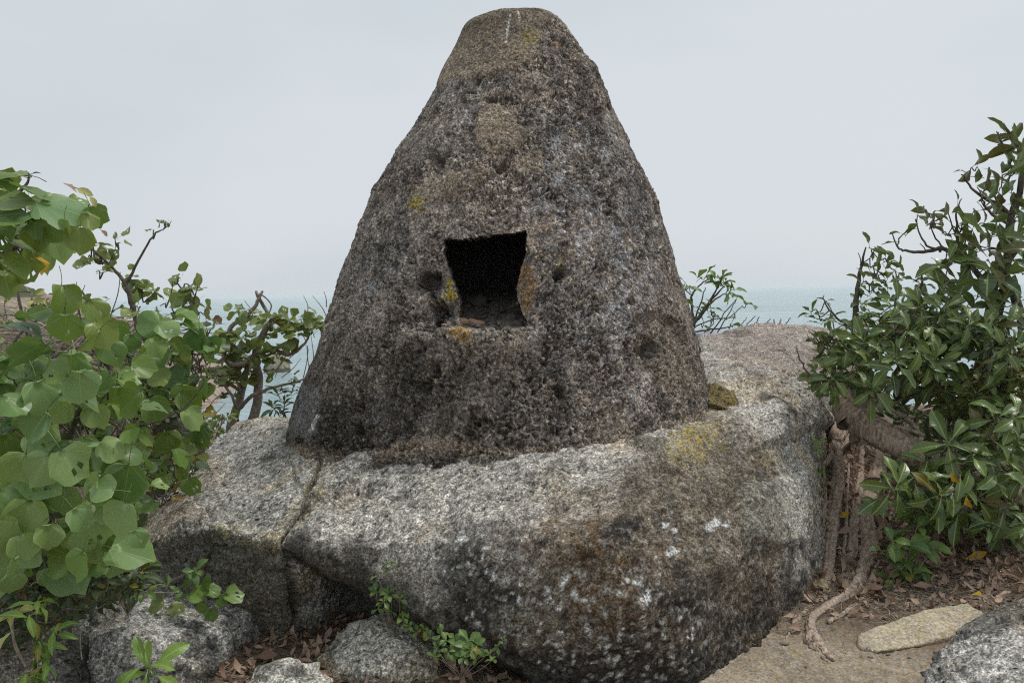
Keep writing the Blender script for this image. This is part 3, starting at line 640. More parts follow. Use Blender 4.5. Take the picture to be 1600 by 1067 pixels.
col = lay(col, 0.50 * sst(n2 + 0.5 * n1, 0.12, 0.35), (0.105, 0.098, 0.094))
bl = np.maximum.reduce([PM([(840, 200), (940, 190), (990, 300), (1020, 420), (1010, 520), (930, 560), (860, 520), (870, 400), (830, 300)], 50), 0.7 * PM([(680, 120), (740, 115), (760, 150), (740, 200), (690, 230), (700, 160)], 20),
                         0.7 * PM([(560, 380), (620, 330), (640, 420), (580, 500), (530, 470)], 40), 0.6 * PM([(930, 520), (990, 520), (1020, 650), (960, 640)], 30)])
col = lay(col, 0.62 * bl * sst(n3 + 0.5 * n2, -0.25, 0.35), (0.275, 0.290, 0.315))
wl2 = sst(n5 + 0.9 * n3, 0.30, 0.52) * (0.25 + 0.75 * bl) * rough; col = lay(col, 0.8 * wl2, (0.52, 0.52, 0.52))
col = lay(col, 0.75 * sst(w1, 0.36, 0.2) * (i1 < 0.05) * rough, (0.42, 0.36, 0.28))
tanc = np.array([0.285, 0.225, 0.160]) * (1 + 0.30 * n3 + 0.55 * n5 + 0.3 * n1)[:, None]
tm = (np.clip(capm + tan2 + tan3 + tan4, 0, 1) * sst(n4 + 0.6 * n2, -.45, -.10))[:, None]; col = col * (1 - 0.85 * tm) + tanc * 0.85 * tm
capd = capm * sst(v, 110, 40) * 0.35; col = col * (1 - capd)[:, None]
col = lay(col, 0.7 * grey1, (0.20, 0.20, 0.195))
col = lay(col, 0.55 * PM([(850, 560), (760, 545), (650, 530), (640, 520), (760, 512), (830, 512)], 12), (0.36, 0.315, 0.26))
col = lay(col, 0.45 * scar, (0.22, 0.175, 0.13))
for pts, r, cc, k in (([(652, 318)], 14, (0.36, 0.29, 0.06), 0.75), ([(724, 524)], 17, (0.40, 0.24, 0.08), 0.8), ([(700, 436), (703, 456)], 10, (0.38, 0.28, 0.05), 0.85), ([(695, 464)], 9, (0.36, 0.28, 0.08), 0.6), ([(830, 58), (822, 62)], 14, (0.27, 0.22, 0.08), 0.5), ([(875, 408)], 9, (0.40, 0.36, 0.2), 0.5),
                      ([(950, 640)], 12, (0.40, 0.33, 0.24), 0.7), ([(915, 628)], 14, (0.34, 0.28, 0.23), 0.7), ([(640, 700), (680, 690)], 14, (0.34, 0.27, 0.19), 0.5), ([(835, 375), (850, 352)], 18, (0.32, 0.25, 0.20), 0.6), ([(752, 328)], 12, (0.38, 0.32, 0.25), 0.7), ([(618, 560)], 14, (0.34, 0.31, 0.28), 0.3), ([(860, 622)], 8, (0.36, 0.3, 0.22), 0.4), ([(895, 710)], 8, (0.4, 0.33, 0.25), 0.5), ([(455, 706), (475, 716)], 16, (0.36, 0.29, 0.20), 0.6)):
    dist = np.min([np.hypot(wu - a, wv - b_) for a, b_ in pts], 0) + 9 * n3
    col = lay(col, k * sst(dist, r, r * 0.5) * frontm, cc)
col = lay(col, 0.85 * poly_mask(u, v, [(810, 412), (818, 402), (834, 420), (838, 450), (832, 480), (824, 488), (812, 470)], 4) * frontm * sst(n3, -0.5, 0.1), (0.26, 0.15, 0.065))
foot = sst(seg_dist(u, v, [(445, 700), (500, 720), (600, 704), (700, 699), (800, 710), (900, 710), (1000, 688), (1100, 655)])[0] + 26 * n3 + 26 * n1, 20, 4) * frontm
col = lay(col, 0.55 * foot, (0.40, 0.32, 0.24))
for pts in ([(797, 26), (794, 45), (791, 68)], [(809, 18), (811, 34)]):
    col = lay(col, 0.8 * sst(seg_dist(u + 3 * n3, v, pts)[0], 2.6, 1.0) * frontm, (0.55, 0.52, 0.46))
for pts in ([(498, 650), (493, 662), (488, 676)], [(1022, 345), (1026, 352)]):
    col = lay(col, 0.8 * sst(seg_dist(u + 3 * n3, v, pts)[0], 3.5, 1.2) * frontm, (0.55, 0.52, 0.48))
col = lay(col, 0.8 * sst(np.min([np.hypot(wu - a, wv - b_) / r for a, b_, r in ((672, 442, 26), (690, 492, 20), (664, 602, 10), (1022, 545, 16), (874, 430, 14))], 0), 1.1, 0.5) * frontm, (0.042, 0.038, 0.036))  # deeper hollows painted near-black, their inner shade put into the colour
# niche opening
hole = [(693, 374), (722, 375), (760, 369), (800, 366), (822, 362), (822, 394), (815, 412), (809, 436), (810, 462), (817, 486), (822, 497), (822, 511), (790, 514), (755, 513), (722, 510), (714, 498), (714, 470), (708, 446), (700, 420), (694, 398)]
hw_u = u + 1.5 * noise(V, 25, 231); hw_v = v + 1.5 * noise(V, 25, 232)
inside = inpoly(hw_u, hw_v, hole) & (V[:, 1] < D0)
idx = np.arange(NS * NT).reshape(NS, NT)
nxt = np.roll(idx, -1, axis=1)
Fc = np.stack([idx[:-1].ravel(), idx[1:].ravel(), nxt[1:].ravel(), nxt[:-1].ravel()], 1)
keep = ~(inside[Fc].any(1))
Fk = Fc[keep]
# boundary loop of the hole -> tunnel walls
ed = np.concatenate([Fk[:, [0, 1]], Fk[:, [1, 2]], Fk[:, [2, 3]], Fk[:, [3, 0]]])
es = np.sort(ed, 1); key = es[:, 0].astype(np.int64) * (NS * NT) + es[:, 1]
uq, inv, cnt = np.unique(key, return_inverse=True, return_counts=True)
bd = ed[cnt[inv.ravel()] == 1]
bd = bd[(V[bd[:, 0], 1] < D0) & (I[bd[:, 0]] > 3) & (I[bd[:, 0]] < NS - 3)]
nx = {int(a): int(b_) for a, b_ in bd}
st = int(bd[0, 0]); loop = [st]
while True:
    q = nx.get(loop[-1])
    if q is None or q == st or len(loop) > 5000: break
    loop.append(q)
L0 = V2[loop]; cen = L0.mean(0)
tun = [L0]
depths = [0.02, 0.05, 0.09, 0.14, 0.2, 0.28, 0.38, 0.5, 0.64, 0.8, 0.95]
for k, dd in enumerate(depths):
    Lk = L0.copy(); Lk[:, 1] = L0[:, 1] * (1 - k / 11) + (L0[:, 1].mean()) * (k / 11) + dd
    grow = 1 + 0.45 * sst(np.array([dd]), 0.12, 0.5)[0]
    rel = Lk[:, [0, 2]] - cen[[0, 2]]
    up = rel[:, 1] > -0.15
    rel[:, 0] *= grow; rel[:, 1] = np.where(rel[:, 1] > 0, rel[:, 1] * grow, rel[:, 1] * (1 - 0.75 * sst(np.array([dd]), 0.03, 0.9)[0]))
    Lk[:, 0] = cen[0] + rel[:, 0]; Lk[:, 2] = cen[2] + rel[:, 1]
    Lk += (0.012 * min(1, dd / 0.1)) * np.stack([fbm(Lk, 14, 3, 241), 0.4 * fbm(Lk, 14, 3, 242), fbm(Lk, 14, 3, 243)], 1) * 1.8
    tun.append(Lk)
TV = np.concatenate(tun); nl = len(loop); TF = []
for k in range(len(tun) - 1):
    a = np.arange(nl); b_ = np.roll(a, -1)
    TF.append(np.stack([a + k * nl, a + (k + 1) * nl, b_ + (k + 1) * nl, b_ + k * nl], 1))
cc_ = TV[-nl:].mean(0); TV = np.vstack([TV, cc_]); a = (len(tun) - 1) * nl + np.arange(nl)
half = nl // 2
TF.append(np.stack([a[:-1], a[1:], np.full(nl - 1, len(TV) - 1), np.full(nl - 1, len(TV) - 1)], 1)) if False else None
TF = np.concatenate([t for t in TF if t is not None])[:, ::-1]
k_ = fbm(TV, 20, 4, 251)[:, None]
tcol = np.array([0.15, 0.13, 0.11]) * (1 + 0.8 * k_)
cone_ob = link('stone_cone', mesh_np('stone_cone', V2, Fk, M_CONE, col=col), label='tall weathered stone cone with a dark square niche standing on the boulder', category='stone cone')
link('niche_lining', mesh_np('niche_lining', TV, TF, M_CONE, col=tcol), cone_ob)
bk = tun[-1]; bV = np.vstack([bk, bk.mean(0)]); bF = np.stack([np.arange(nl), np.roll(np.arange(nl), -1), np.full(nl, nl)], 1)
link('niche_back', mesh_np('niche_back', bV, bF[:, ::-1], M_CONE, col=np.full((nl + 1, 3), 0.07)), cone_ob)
# embedded chips that stand proud of the mortar
def pebble_mesh(name, seed, mat, col=None, flat=0.6):
    bm = bmesh.new(); bmesh.ops.create_icosphere(bm, subdivisions=2, radius=1)
    co = np.array([q.co[:] for q in bm.verts]); k = 1 + 0.9 * fbm(co, 1.3, 3, seed, 0.7)
    for q, s in zip(bm.verts, k): q.co = Vector((q.co.x * s, q.co.y * s * 0.8, q.co.z * s * flat))
    me = bpy.data.meshes.new(name); bm.to_mesh(me); bm.free(); me.materials.append(mat)
    for f in me.polygons: f.use_smooth = True
    return me
M_CHIP = simple_mat('chip_stone', (0.26, 0.20, 0.15), (0.42, 0.35, 0.28), 60, 0.9, 0.8)
M_CHIPO = simple_mat('tile_chip', (0.30, 0.19, 0.12), (0.46, 0.30, 0.20), 60, 0.9, 0.8)
M_CHIPD = simple_mat('dark_chip', (0.05, 0.045, 0.04), (0.16, 0.14, 0.12), 60, 0.9, 0.8)
def surf_at(px, py):
    k = np.argmin(np.hypot(u - px, v - py) + (V[:, 1] > D0) * 1e4); return Vector(V2[k]), Vector(Nn[k])
for i, (px, py, r, mt) in enumerate([(692, 183, 0.030, M_CHIPO), (1022, 347, 0.030, M_CHIP), (752, 330, 0.026, M_CHIP), (915, 628, 0.030, M_CHIP), (950, 643, 0.028, M_CHIP), (660, 600, 0.028, M_CHIPD), (868, 70, 0.035, M_CHIPO), (865, 42, 0.03, M_CHIPO),
                                     (850, 355, 0.030, M_CHIPO), (620, 300, 0.022, M_CHIP), (598, 305, 0.03, M_CHIP), (715, 215, 0.018, M_CHIP), (545, 575, 0.025, M_CHIPO), (893, 712, 0.02, M_CHIP), (655, 325, 0.02, M_CHIP), (885, 400, 0.018, M_CHIP), (800, 590, 0.018, M_CHIPD), (980, 560, 0.02, M_CHIPD)]):
    p, nn_ = surf_at(px, py); me = pebble_mesh('embedded_stone', 300 + i, mt)
    ob = link('embedded_stone', me, cone_ob); ob.location = p - nn_ * r * 0.42; ob.scale = (r * .85, r * .7, r); ob.rotation_euler = nn_.to_track_quat('Z', 'Y').to_euler()
_rb = []
rr_ = random.Random(5); flo = TV[(TV[:, 2] < cen[2] - 0.10)]
for k in range(150):
    q = flo[rr_.randrange(len(flo))]; t = rr_.random(); q2 = flo[rr_.randrange(len(flo))]; c_ = q * t + q2 * (1 - t); r = rr_.choice([.004, .006, .009, .014])
    nf_ = np.argmin(np.hypot(flo[:, 0] - c_[0], flo[:, 1] - c_[1])); z_ = flo[nf_, 2] if abs(flo[nf_, 0] - c_[0]) < .04 else c_[2]
    _rb.append([(c_[0] + r * rr_.gauss(0, .9), c_[1] + r * rr_.gauss(0, .9), min(z_, c_[2]) + r * .2 + r * rr_.gauss(0, .6)) for _ in range(8)])
bm = bmesh.new()
for h in _rb:
    r_ = bmesh.ops.convex_hull(bm, input=[bm.verts.new(q) for q in h])
    bmesh.ops.delete(bm, geom=[g for g in set(r_['geom_interior'] + r_['geom_unused']) if isinstance(g, bmesh.types.BMVert) and not g.link_faces], context='VERTS')
me = bpy.data.meshes.new('niche_rubble'); bm.to_mesh(me); bm.free(); me.materials.append(M_CHIPD)
link('niche_rubble', me, cone_ob, kind='stuff')
# loose stones lying in the niche
zf = P(760, 505, 3.95).z
floor = TV[np.argsort(TV[:, 2])[:40]]
def niche_z(x, y):
    k = (TV[:, 2] < cen[2] - 0.12); return TV[k][np.argmin(np.hypot(TV[k][:, 0] - x, TV[k][:, 1] - y)), 2]
def niche_z_old(x, y):
    d_ = np.hypot(TV[:, 0] - x, TV[:, 1] - y) + (TV[:, 2] > cen[2] - 0.05) * 5; return TV[np.argmin(d_), 2]
for px, py, Y, r, mt, lb in ((748, 480, 4.45, 0.055, M_CHIPD, 'grey stone lying at the back of the dark niche'), (741, 505, 4.02, 0.038, M_CHIPO, 'yellowish stone on the sill of the niche'), (724, 506, 4.0, 0.030, M_CHIPO, 'small brown pebble left of the yellowish stone on the niche sill'),
                             (776, 497, 4.15, 0.026, M_CHIP, 'pale flat chip in the middle of the niche floor'), (808, 510, 3.98, 0.030, M_CHIPD, 'dark stone in the right corner of the niche sill'), (772, 476, 4.5, 0.03, M_CHIPD, 'small dark stone beside the grey one at the back of the niche')):
    q = P(px, py, Y); me = pebble_mesh('loose_stone', int(px), mt, flat=0.65)
    ob = link('loose_stone', me, label=lb, category='stone'); ob.location = (q.x, q.y, niche_z(q.x, q.y) + r * 0.3); ob.scale = (r * 1.2, r, r)
# ------------------------------------------------------------------ plants
def round_geo(seed, nseg=22, rings=(0.3, 0.55, 0.72, 0.88, 1.0), petiole=True):
    r = np.random.default_rng(seed); V = []; UV = []; Fc = []
    cup = r.uniform(-0.25, 0.65); bend = r.uniform(-0.10, 0.45); wav = r.uniform(0.03, 0.09); ph = r.uniform(0, 6); skew = r.uniform(-0.06, 0.06); tipk = r.uniform(0.04, 0.14)
    def z(x, y, t, f): return cup * (abs(y) ** 1.3) - bend * x * x + wav * math.sin(3 * t + ph) * f * f + 0.02 * math.sin(7 * t + ph) * f
    P0 = 0.55
    V.append((P0, 0, 0)); UV.append((0, 0))
    for f in rings:
        for k in range(nseg):
            t = 2 * math.pi * k / nseg
            x = 0.40 + 0.50 * math.cos(t) + (tipk if k == 0 else 0); y = 0.52 * math.sin(t) + skew * math.cos(t)
            cl_ = max(0, -math.cos(t) - 0.86) / 0.14; x = x * (1 - cl_) + 0.035 * cl_
            j = 1 + 0.03 * math.sin(5 * t + ph * 3)
            x, y = x * f * j, y * f * j
            if seed % 4 == 1 and f > .95: x, y = x * (1 - .12 * abs(math.sin(k * 2.3 + ph))), y * (1 - .12 * abs(math.sin(k * 2.3 + ph)))
            V.append((P0 + x, y, z(x, y, t, f))); UV.append((x, y))
    holes = {(int(r.integers(nseg)), int(r.integers(1, len(rings) - 1))) for _ in range(3)} if seed % 3 == 2 else set()
    for k in range(nseg):
        b_ = (k + 1) % nseg
        Fc.append((0, 1 + k, 1 + b_, 1 + b_))
        for q in range(len(rings) - 1):
            if (k, q) in holes: continue
            s = 1 + q * nseg; Fc.append((s + k, s + nseg + k, s + nseg + b_, s + b_))
    if petiole: tube_geo(V, UV, Fc, [(0, 0, 0), (0.2, 0, 0.05), (0.42, 0, 0.05), (P0 + .02, 0, 0)], [0.014, 0.012, 0.011, 0.012], 3)
    return np.array(V), np.array(UV), Fc
def long_geo(seed, width=0.31, peak=0.60, nu=7, droop=None, tip=0.9):
    r = np.random.default_rng(seed); V = []; UV = []; Fc = []
    fold = r.uniform(0.15, 0.55); dr = r.uniform(0.25, 1.0) if droop is None else droop; tw = r.uniform(-0.35, 0.35); side = r.uniform(-0.10, 0.10); wv_ = r.uniform(0, 0.05)
    cols = (-1, -0.5, 0, 0.5, 1)
    for i in range(nu + 1):
        u_ = i / nu
        if u_ < 0.10: w = 0.014
        else:
            q = (u_ - 0.10) / 0.90
            w = width / 2 * (math.sin(math.pi * min(1, q) ** (math.log(0.5) / math.log(peak))) ** tip)
        w = max(w, 0.006)
        for c in cols:
            y = c * w; a = tw * u_
            zz = abs(y) * fold + wv_ * math.sin(u_ * 14 + c) * abs(c)
            x = u_ * math.cos(dr * u_ * 0.8); z_ = -dr * u_ * u_ * 0.55 + 0.10 * u_
            V.append((x, y * math.cos(a) - zz * math.sin(a) + side * u_ * u_, z_ + zz * math.cos(a) + y * math.sin(a))); UV.append((u_, y))
    for i in range(nu):
        for c in range(4):
            s = i * 5 + c; Fc.append((s, s + 5, s + 6, s + 1))
    return np.array(V), np.array(UV), Fc
def tube_geo(V, UV, Fc, pts, rad, sides=5, wob=0.0, seed=0):
    base = len(V); pts = [Vector(p) for p in pts]; n = len(pts); r = random.Random(seed)
    for i, p in enumerate(pts):
        d = (pts[min(i + 1, n - 1)] - pts[max(i - 1, 0)]).normalized()
        a = d.orthogonal() if i == 0 else (a - d * a.dot(d)); a.normalize(); b_ = d.cross(a)
        for k in range(sides):
            t = 2 * math.pi * k / sides; q = rad[i] * (1 + wob * 0.5 * (r.random() - 0.5) + wob * 0.8 * math.sin(2 * t + seed + i * 0.09) + (wob * 0.9 * math.sin(7 * t + seed + 1.3 * math.sin(i * 0.31)) * (0.6 + 0.4 * math.sin(i * 0.5 + t)) if sides > 13 else 0))
            V.append(tuple(p + (a * math.cos(t) + b_ * math.sin(t)) * q)); UV.append((0.5, 0.4))
    for i in range(n - 1):
        for k in range(sides):
            s = base + i * sides; m_ = (k + 1) % sides
            Fc.append((s + k, s + m_, s + sides + m_, s + sides + k))
    # closed tip
    s = base + (n - 1) * sides; V.append(tuple(pts[-1])); UV.append((0.5, 0.4))
    for k in range(sides): Fc.append((s + k, s + (k + 1) % sides, len(V) - 1, len(V) - 1))
def fix_tris(Fc):
    return Fc
def mesh_poly(name, V, Fc, mat, UV=None, lv=None):
    me = bpy.data.meshes.new(name)
    me.from_pydata([tuple(q) for q in V], [], [f if f[2] != f[3] else f[:3] for f in Fc]); 
    me.polygons.foreach_set('use_smooth', np.full(len(me.polygons), True))
    if UV is not None:
        l = me.uv_layers.new(name='UVMap'); li = np.empty(len(me.loops), np.int32); me.loops.foreach_get('vertex_index', li)
        l.data.foreach_set('uv', np.asarray(UV, np.float32)[li].ravel())
    if lv is not None:
        a = me.attributes.new('lv', 'FLOAT', 'POINT'); a.data.foreach_set('value', np.asarray(lv, np.float32))
    me.materials.append(mat); return me

def spline(pts, per=6):
    """Catmull-Rom through (Vector, radius)"""
    o = []; n = len(pts)
    for i in range(n - 1):
        p0, p1, p2, p3 = pts[max(i - 1, 0)], pts[i], pts[i + 1], pts[min(i + 2, n - 1)]
        for k in range(per):
            t = k / per
            q = [0.5 * ((2 * p1[0]) + (p2[0] - p0[0]) * t + (2 * p0[0] - 5 * p1[0] + 4 * p2[0] - p3[0]) * t * t + (3 * p1[0] - p0[0] - 3 * p2[0] + p3[0]) * t ** 3)]
            o.append((q[0], p1[1] + (p2[1] - p1[1]) * t))
    o.append(pts[-1]); return o

GEO = {'round': [round_geo(s) for s in range(12)], 'long': [long_geo(100 + s) for s in range(8)],
       'lance': [long_geo(200 + s, 0.26, 0.42) for s in range(5)], 'oval': [long_geo(300 + s, 0.46, 0.55, 5) for s in range(5)],
       'dry': [long_geo(400 + s, 0.40, 0.5, 4, droop=[-1.4, 0.9, 1.6, -0.7, 0.2, 1.2][s]) for s in range(6)]}
_mc = {}
def leaf_mesh(kind, var, mat):
    k = (kind, var, mat.name)
    if k not in _mc:
        V, UV, Fc = GEO[kind][var]; _mc[k] = mesh_poly('leaf_blade', V, Fc, mat, UV)
    return _mc[k]
def frame(d, n):
    d = d.normalized(); z = (n - d * n.dot(d)); z = z.normalized() if z.length > 1e-4 else d.orthogonal().normalized()
    y = z.cross(d); return Matrix((d, y, z)).transposed()
def rv(s=1.0): return Vector((random.gauss(0, s), random.gauss(0, s), random.gauss(0, s)))

class Plant:
    def __init__(s, name, label, cat, bark, group=None, base=(0, 0, 0)):
        s.root = thing(name, label, cat, group, base); s.base = Vector(base); s.bark = bark; s.sk = []; s.leaves = []; s.tw = ([], [], [])
    def stem(s, pts, name='branch', sides=8, wob=0.12, per=6, jit=0.0, solid=True):
        """pts: (px,py,Y,radius_m)"""
        q = [(P(a, b_, c) if not isinstance(a, Vector) else a, r) for a, b_, c, r in pts]
        sp_ = spline(q, per)
        if jit: sp_ = [(p + rv(jit), r) for p, r in sp_]
        s.sk += [p for p, r in sp_]
        if solid:
            V, U, Fc = [], [], []
            tube_geo(V, U, Fc, [p - s.base for p, r in sp_], [r for p, r in sp_], sides, wob, len(s.sk))
            link(name, mesh_poly(name, V, Fc, s.bark, U), s.root)
        else: tube_geo(*s.tw, [p - s.base for p, r in sp_], [r for p, r in sp_], 4, 0.1, len(s.sk))
        return sp_
    def twig(s, p, r0=0.004, r1=0.002, sag=0.03):
        if not s.sk: return
        k = min(s.sk, key=lambda q: (q - p).length)
        if (k - p).length < 0.02: return
        m1 = k.lerp(p, 0.4) + rv((k - p).length * 0.06) - Vector((0, 0, sag)); m2 = k.lerp(p, 0.75) + rv((k - p).length * 0.05)
        sp_ = spline([(k, r0), (m1, r0 * 0.9), (m2, (r0 + r1) / 2), (p, r1)], 3)
        tube_geo(*s.tw, [q - s.base for q, r in sp_], [r for q, r in sp_], 4)
        s.sk += [q for q, r in sp_[4:]]
    def leaf(s, kind, p, d, n, size, mat):
        s.leaves.append((kind, random.randrange(len(GEO[kind])), p.copy(), frame(d, n), size, mat))
    def face(s, px, py, dpx, Y, ang, mat, kind='round', tilt=0.5, flat=1.0):
        """a leaf seen in the photo: centre, size, direction its tip points in, how much it faces the viewer"""
        c = P(px, py, Y); size = S(dpx, Y) / (1.0 if kind == 'round' else 0.95); tv = (EYE - c).normalized()
        a = math.radians(ang); right = Vector((1, 0, 0)); up = Vector((0, 0, 1))
        d = right * math.cos(a) - up * math.sin(a) + rv(0.12)
        n = (tv * flat * random.uniform(.55, 1.1) + up * tilt * random.uniform(.5, 1.6) + rv(0.28)).normalized()
        fr = frame(d, n); off = (0.97 if kind == 'round' else 0.5)
        s.leaves.append((kind, random.randrange(len(GEO[kind])), c - fr @ Vector((off * size, 0, 0)), fr, size, mat))
    def rosette(s, p, axis, k, size, mat, kind='long', spread=(0.1, 0.9), twig=True, r0=0.005):
        axis = axis.normalized(); a = axis.orthogonal().normalized(); b_ = axis.cross(a); ph = random.random() * 6
        if twig: s.twig(p, r0, 0.003)
        for i in range(k):
            t = ph + i * 2.4 + random.gauss(0, 0.25); e = random.uniform(*spread) - 0.25 * (i / k)
            d = (a * math.cos(t) + b_ * math.sin(t)) * math.cos(e) + axis * math.sin(e)
            s.leaf(kind, p - axis * 0.012 * i * size * 5, d, axis + rv(0.2), size * random.uniform(0.65, 1.12), mat)
    def cluster(s, p, k, size, mat, kind='round', bias=0.6, up=0.8, pet=1.0):
        s.twig(p)
        tv = (EYE - p).normalized()
        for i in range(k):
            d = rv(1); d.z *= 0.6; d = d.normalized()
            n = tv * bias + Vector((0, 0, up)) + rv(0.45)
            s.leaf(kind, p + rv(size * 0.15), d, n, size * random.uniform(0.6, 1.1), mat)
    def done(s, cap=290):
        if s.tw[0]: link('twigs', mesh_poly('twigs', s.tw[0], s.tw[2], s.bark, s.tw[1]), s.root, kind='stuff')
        L = sorted(s.leaves, key=lambda q: -q[4] / max(0.3, (q[2] - EYE).length) - (0.02 if abs(q[2].x) < 0.66 * q[2].y else 0))
        for kind, var, p, fr, size, mat in L[:cap]:
            ob = bpy.data.objects.new('leaf', leaf_mesh(kind, var, mat)); C.objects.link(ob); ob.parent = s.root
            ob.matrix_local = Matrix.Translation(p - s.base) @ fr.to_4x4() @ Matrix.Diagonal((size, size, size, 1))
        by = {}
        for q in L[cap:]: by.setdefault(q[5].name, []).append(q)
        for k, qs in by.items(): joined('foliage', qs, s.root, s.base)
def joined(name, qs, parent, base=Vector((0, 0, 0)), **kw):
    VV, UU, FF, LV = [], [], [], []; off = 0
    for kind, var, p, fr, size, mat in qs:
        V, UV, Fc = GEO[kind][var]
        VV.append((V * size) @ np.array(fr).T + np.array(p - base)); UU.append(UV); FF.append(np.array(Fc) + off); off += len(V)
        LV.append(np.full(len(V), random.random()))
    F_ = np.concatenate(FF); t3 = F_[:, 2] == F_[:, 3]
    Tq = np.concatenate([F_[~t3][:, [0, 1, 2]], F_[~t3][:, [0, 2, 3]], F_[t3][:, :3]])
    me = mesh_np(name, np.concatenate(VV), Tq, qs[0][5], uv=np.concatenate(UU), lv=np.concatenate(LV))
    return link(name, me, parent, kind='stuff', **kw)
def pts_in(poly, n):
    xs_ = [q[0] for q in poly]; ys_ = [q[1] for q in poly]; o = []
    while len(o) < n:
        a, b_ = random.uniform(min(xs_), max(xs_)), random.uniform(min(ys_), max(ys_))
        if inpoly(np.array([a]), np.array([b_]), poly)[0]: o.append((a, b_))
    return o
def on_ground(px, py, lo=2.4, hi=9.0):
    for Y in np.arange(lo, hi, 0.03):
        q = P(px, py, Y)
        if q.z < gz(q.x, q.y): return q
    return P(px, py, hi)
UP = Vector((0, 0, 1))

# --- left: big round leaved shrub in front -----------------------------------
pl = Plant('round_leaf_shrub', 'foreground shrub of large pale green round leaves at the lower left edge', 'shrub', M_BARK, base=(-2.1, 3.2, gz(-2.1, 3.2)))
b0 = pl.base
pl.stem([(b0, 0, 0, 0.022), (P(60, 900, 3.0), 0, 0, 0.018), (P(80, 780, 2.8), 0, 0, 0.014), (P(110, 680, 2.7), 0, 0, 0.010), (P(140, 600, 2.7), 0, 0, 0.006)])
pl.stem([(P(60, 900, 3.0), 0, 0, 0.015), (P(130, 850, 2.9), 0, 0, 0.011), (P(180, 780, 2.85), 0, 0, 0.007)])
pl.stem([(P(60, 900, 3.0), 0, 0, 0.014), (P(0, 780, 2.7), 0, 0, 0.010), (P(-30, 650, 2.6), 0, 0, 0.007)])
pl.stem([(P(80, 780, 2.8), 0, 0, 0.010), (P(40, 650, 2.7), 0, 0, 0.008), (P(20, 540, 2.6), 0, 0, 0.005), (P(90, 480, 2.7), 0, 0, 0.003)])
for px, py, dp, ang, fl in [(65, 620, 62, 70, 1.2), (125, 603, 56, 100, 1.0), (88, 580, 50, 200, .5), (20, 630, 54, 20, .8), (205, 626, 56, 150, .9), (110, 727, 68, 65, 1.3), (33, 738, 78, 95, 1.2), (128, 692, 52, 10, .6), (172, 700, 44, 30, .7), (42, 806, 62, 110, 1.1),
                             (160, 764, 46, 190, 1.0), (201, 764, 54, 80, 1.2), (189, 808, 58, 110, 1.1), (126, 810, 46, 60, .9), (155, 846, 52, 100, .8), (38, 852, 46, 80, 1.0), (125, 882, 52, 120, .6), (8, 700, 56, 80, 1.0), (0, 836, 66, 60, 1.1), (85, 775, 52, 40, .8),
                             (75, 838, 46, 100, .8), (58, 768, 54, 170, .9), (95, 640, 44, 130, .6), (150, 650, 40, 60, .6), (10, 565, 60, 150, .4), (45, 545, 66, 170, .35), (15, 780, 50, 40, .9), (100, 845, 50, 80, .9), (180, 735, 40, 100, .7), (60, 690, 48, 30, .5), (20, 890, 46, 100, .7), (215, 840, 34, 60, .6),
                             (98, 468, 54, 85, .9), (102, 512, 50, 110, 1.0), (60, 500, 62, 15, .35), (160, 518, 48, 60, .9), (138, 528, 52, 130, .7), (40, 588, 50, 190, .4), (150, 482, 40, 45, .6), (175, 548, 44, 60, .6), (72, 545, 40, 120, .6)]:
    pl.face(px, py, dp, random.uniform(2.25, 2.5), ang, (M_PALE if random.random() < .65 else M_ROUND) if py > 570 else random.choice([M_ROUND, M_OLIVE]), flat=fl, tilt=0.6)
for px, py in pts_in([(-20, 640), (60, 660), (150, 690), (228, 745), (222, 850), (160, 910), (60, 925), (-20, 925)], 44):
    pl.face(px, py, random.uniform(34, 72), random.uniform(2.35, 2.6), random.uniform(20, 140), M_PALE if random.random() < .8 else M_ROUND, flat=random.uniform(.7, 1.3), tilt=0.6)
for px, py in pts_in([(-20, 470), (60, 500), (190, 540), (190, 620), (-20, 620)], 12):
    pl.face(px, py, random.uniform(44, 60), random.uniform(2.4, 2.6), random.uniform(0, 160), random.choice([M_ROUND, M_PALE]), flat=random.uniform(.4, 1.1), tilt=0.8)
for px, py in pts_in([(-60, 560), (60, 560), (180, 600), (235, 700), (235, 800), (200, 880), (100, 920), (-60, 920)], 300):
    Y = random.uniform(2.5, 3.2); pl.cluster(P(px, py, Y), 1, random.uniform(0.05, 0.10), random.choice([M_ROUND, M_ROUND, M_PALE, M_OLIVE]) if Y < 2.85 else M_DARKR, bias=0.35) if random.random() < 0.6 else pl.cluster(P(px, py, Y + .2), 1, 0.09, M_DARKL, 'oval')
for px, py in pts_in([(-60, 540), (180, 560), (200, 640), (-60, 640)], 30): pl.cluster(P(px, py, random.uniform(2.5, 3.1)), 2, 0.10, M_ROUND)
pl.done()

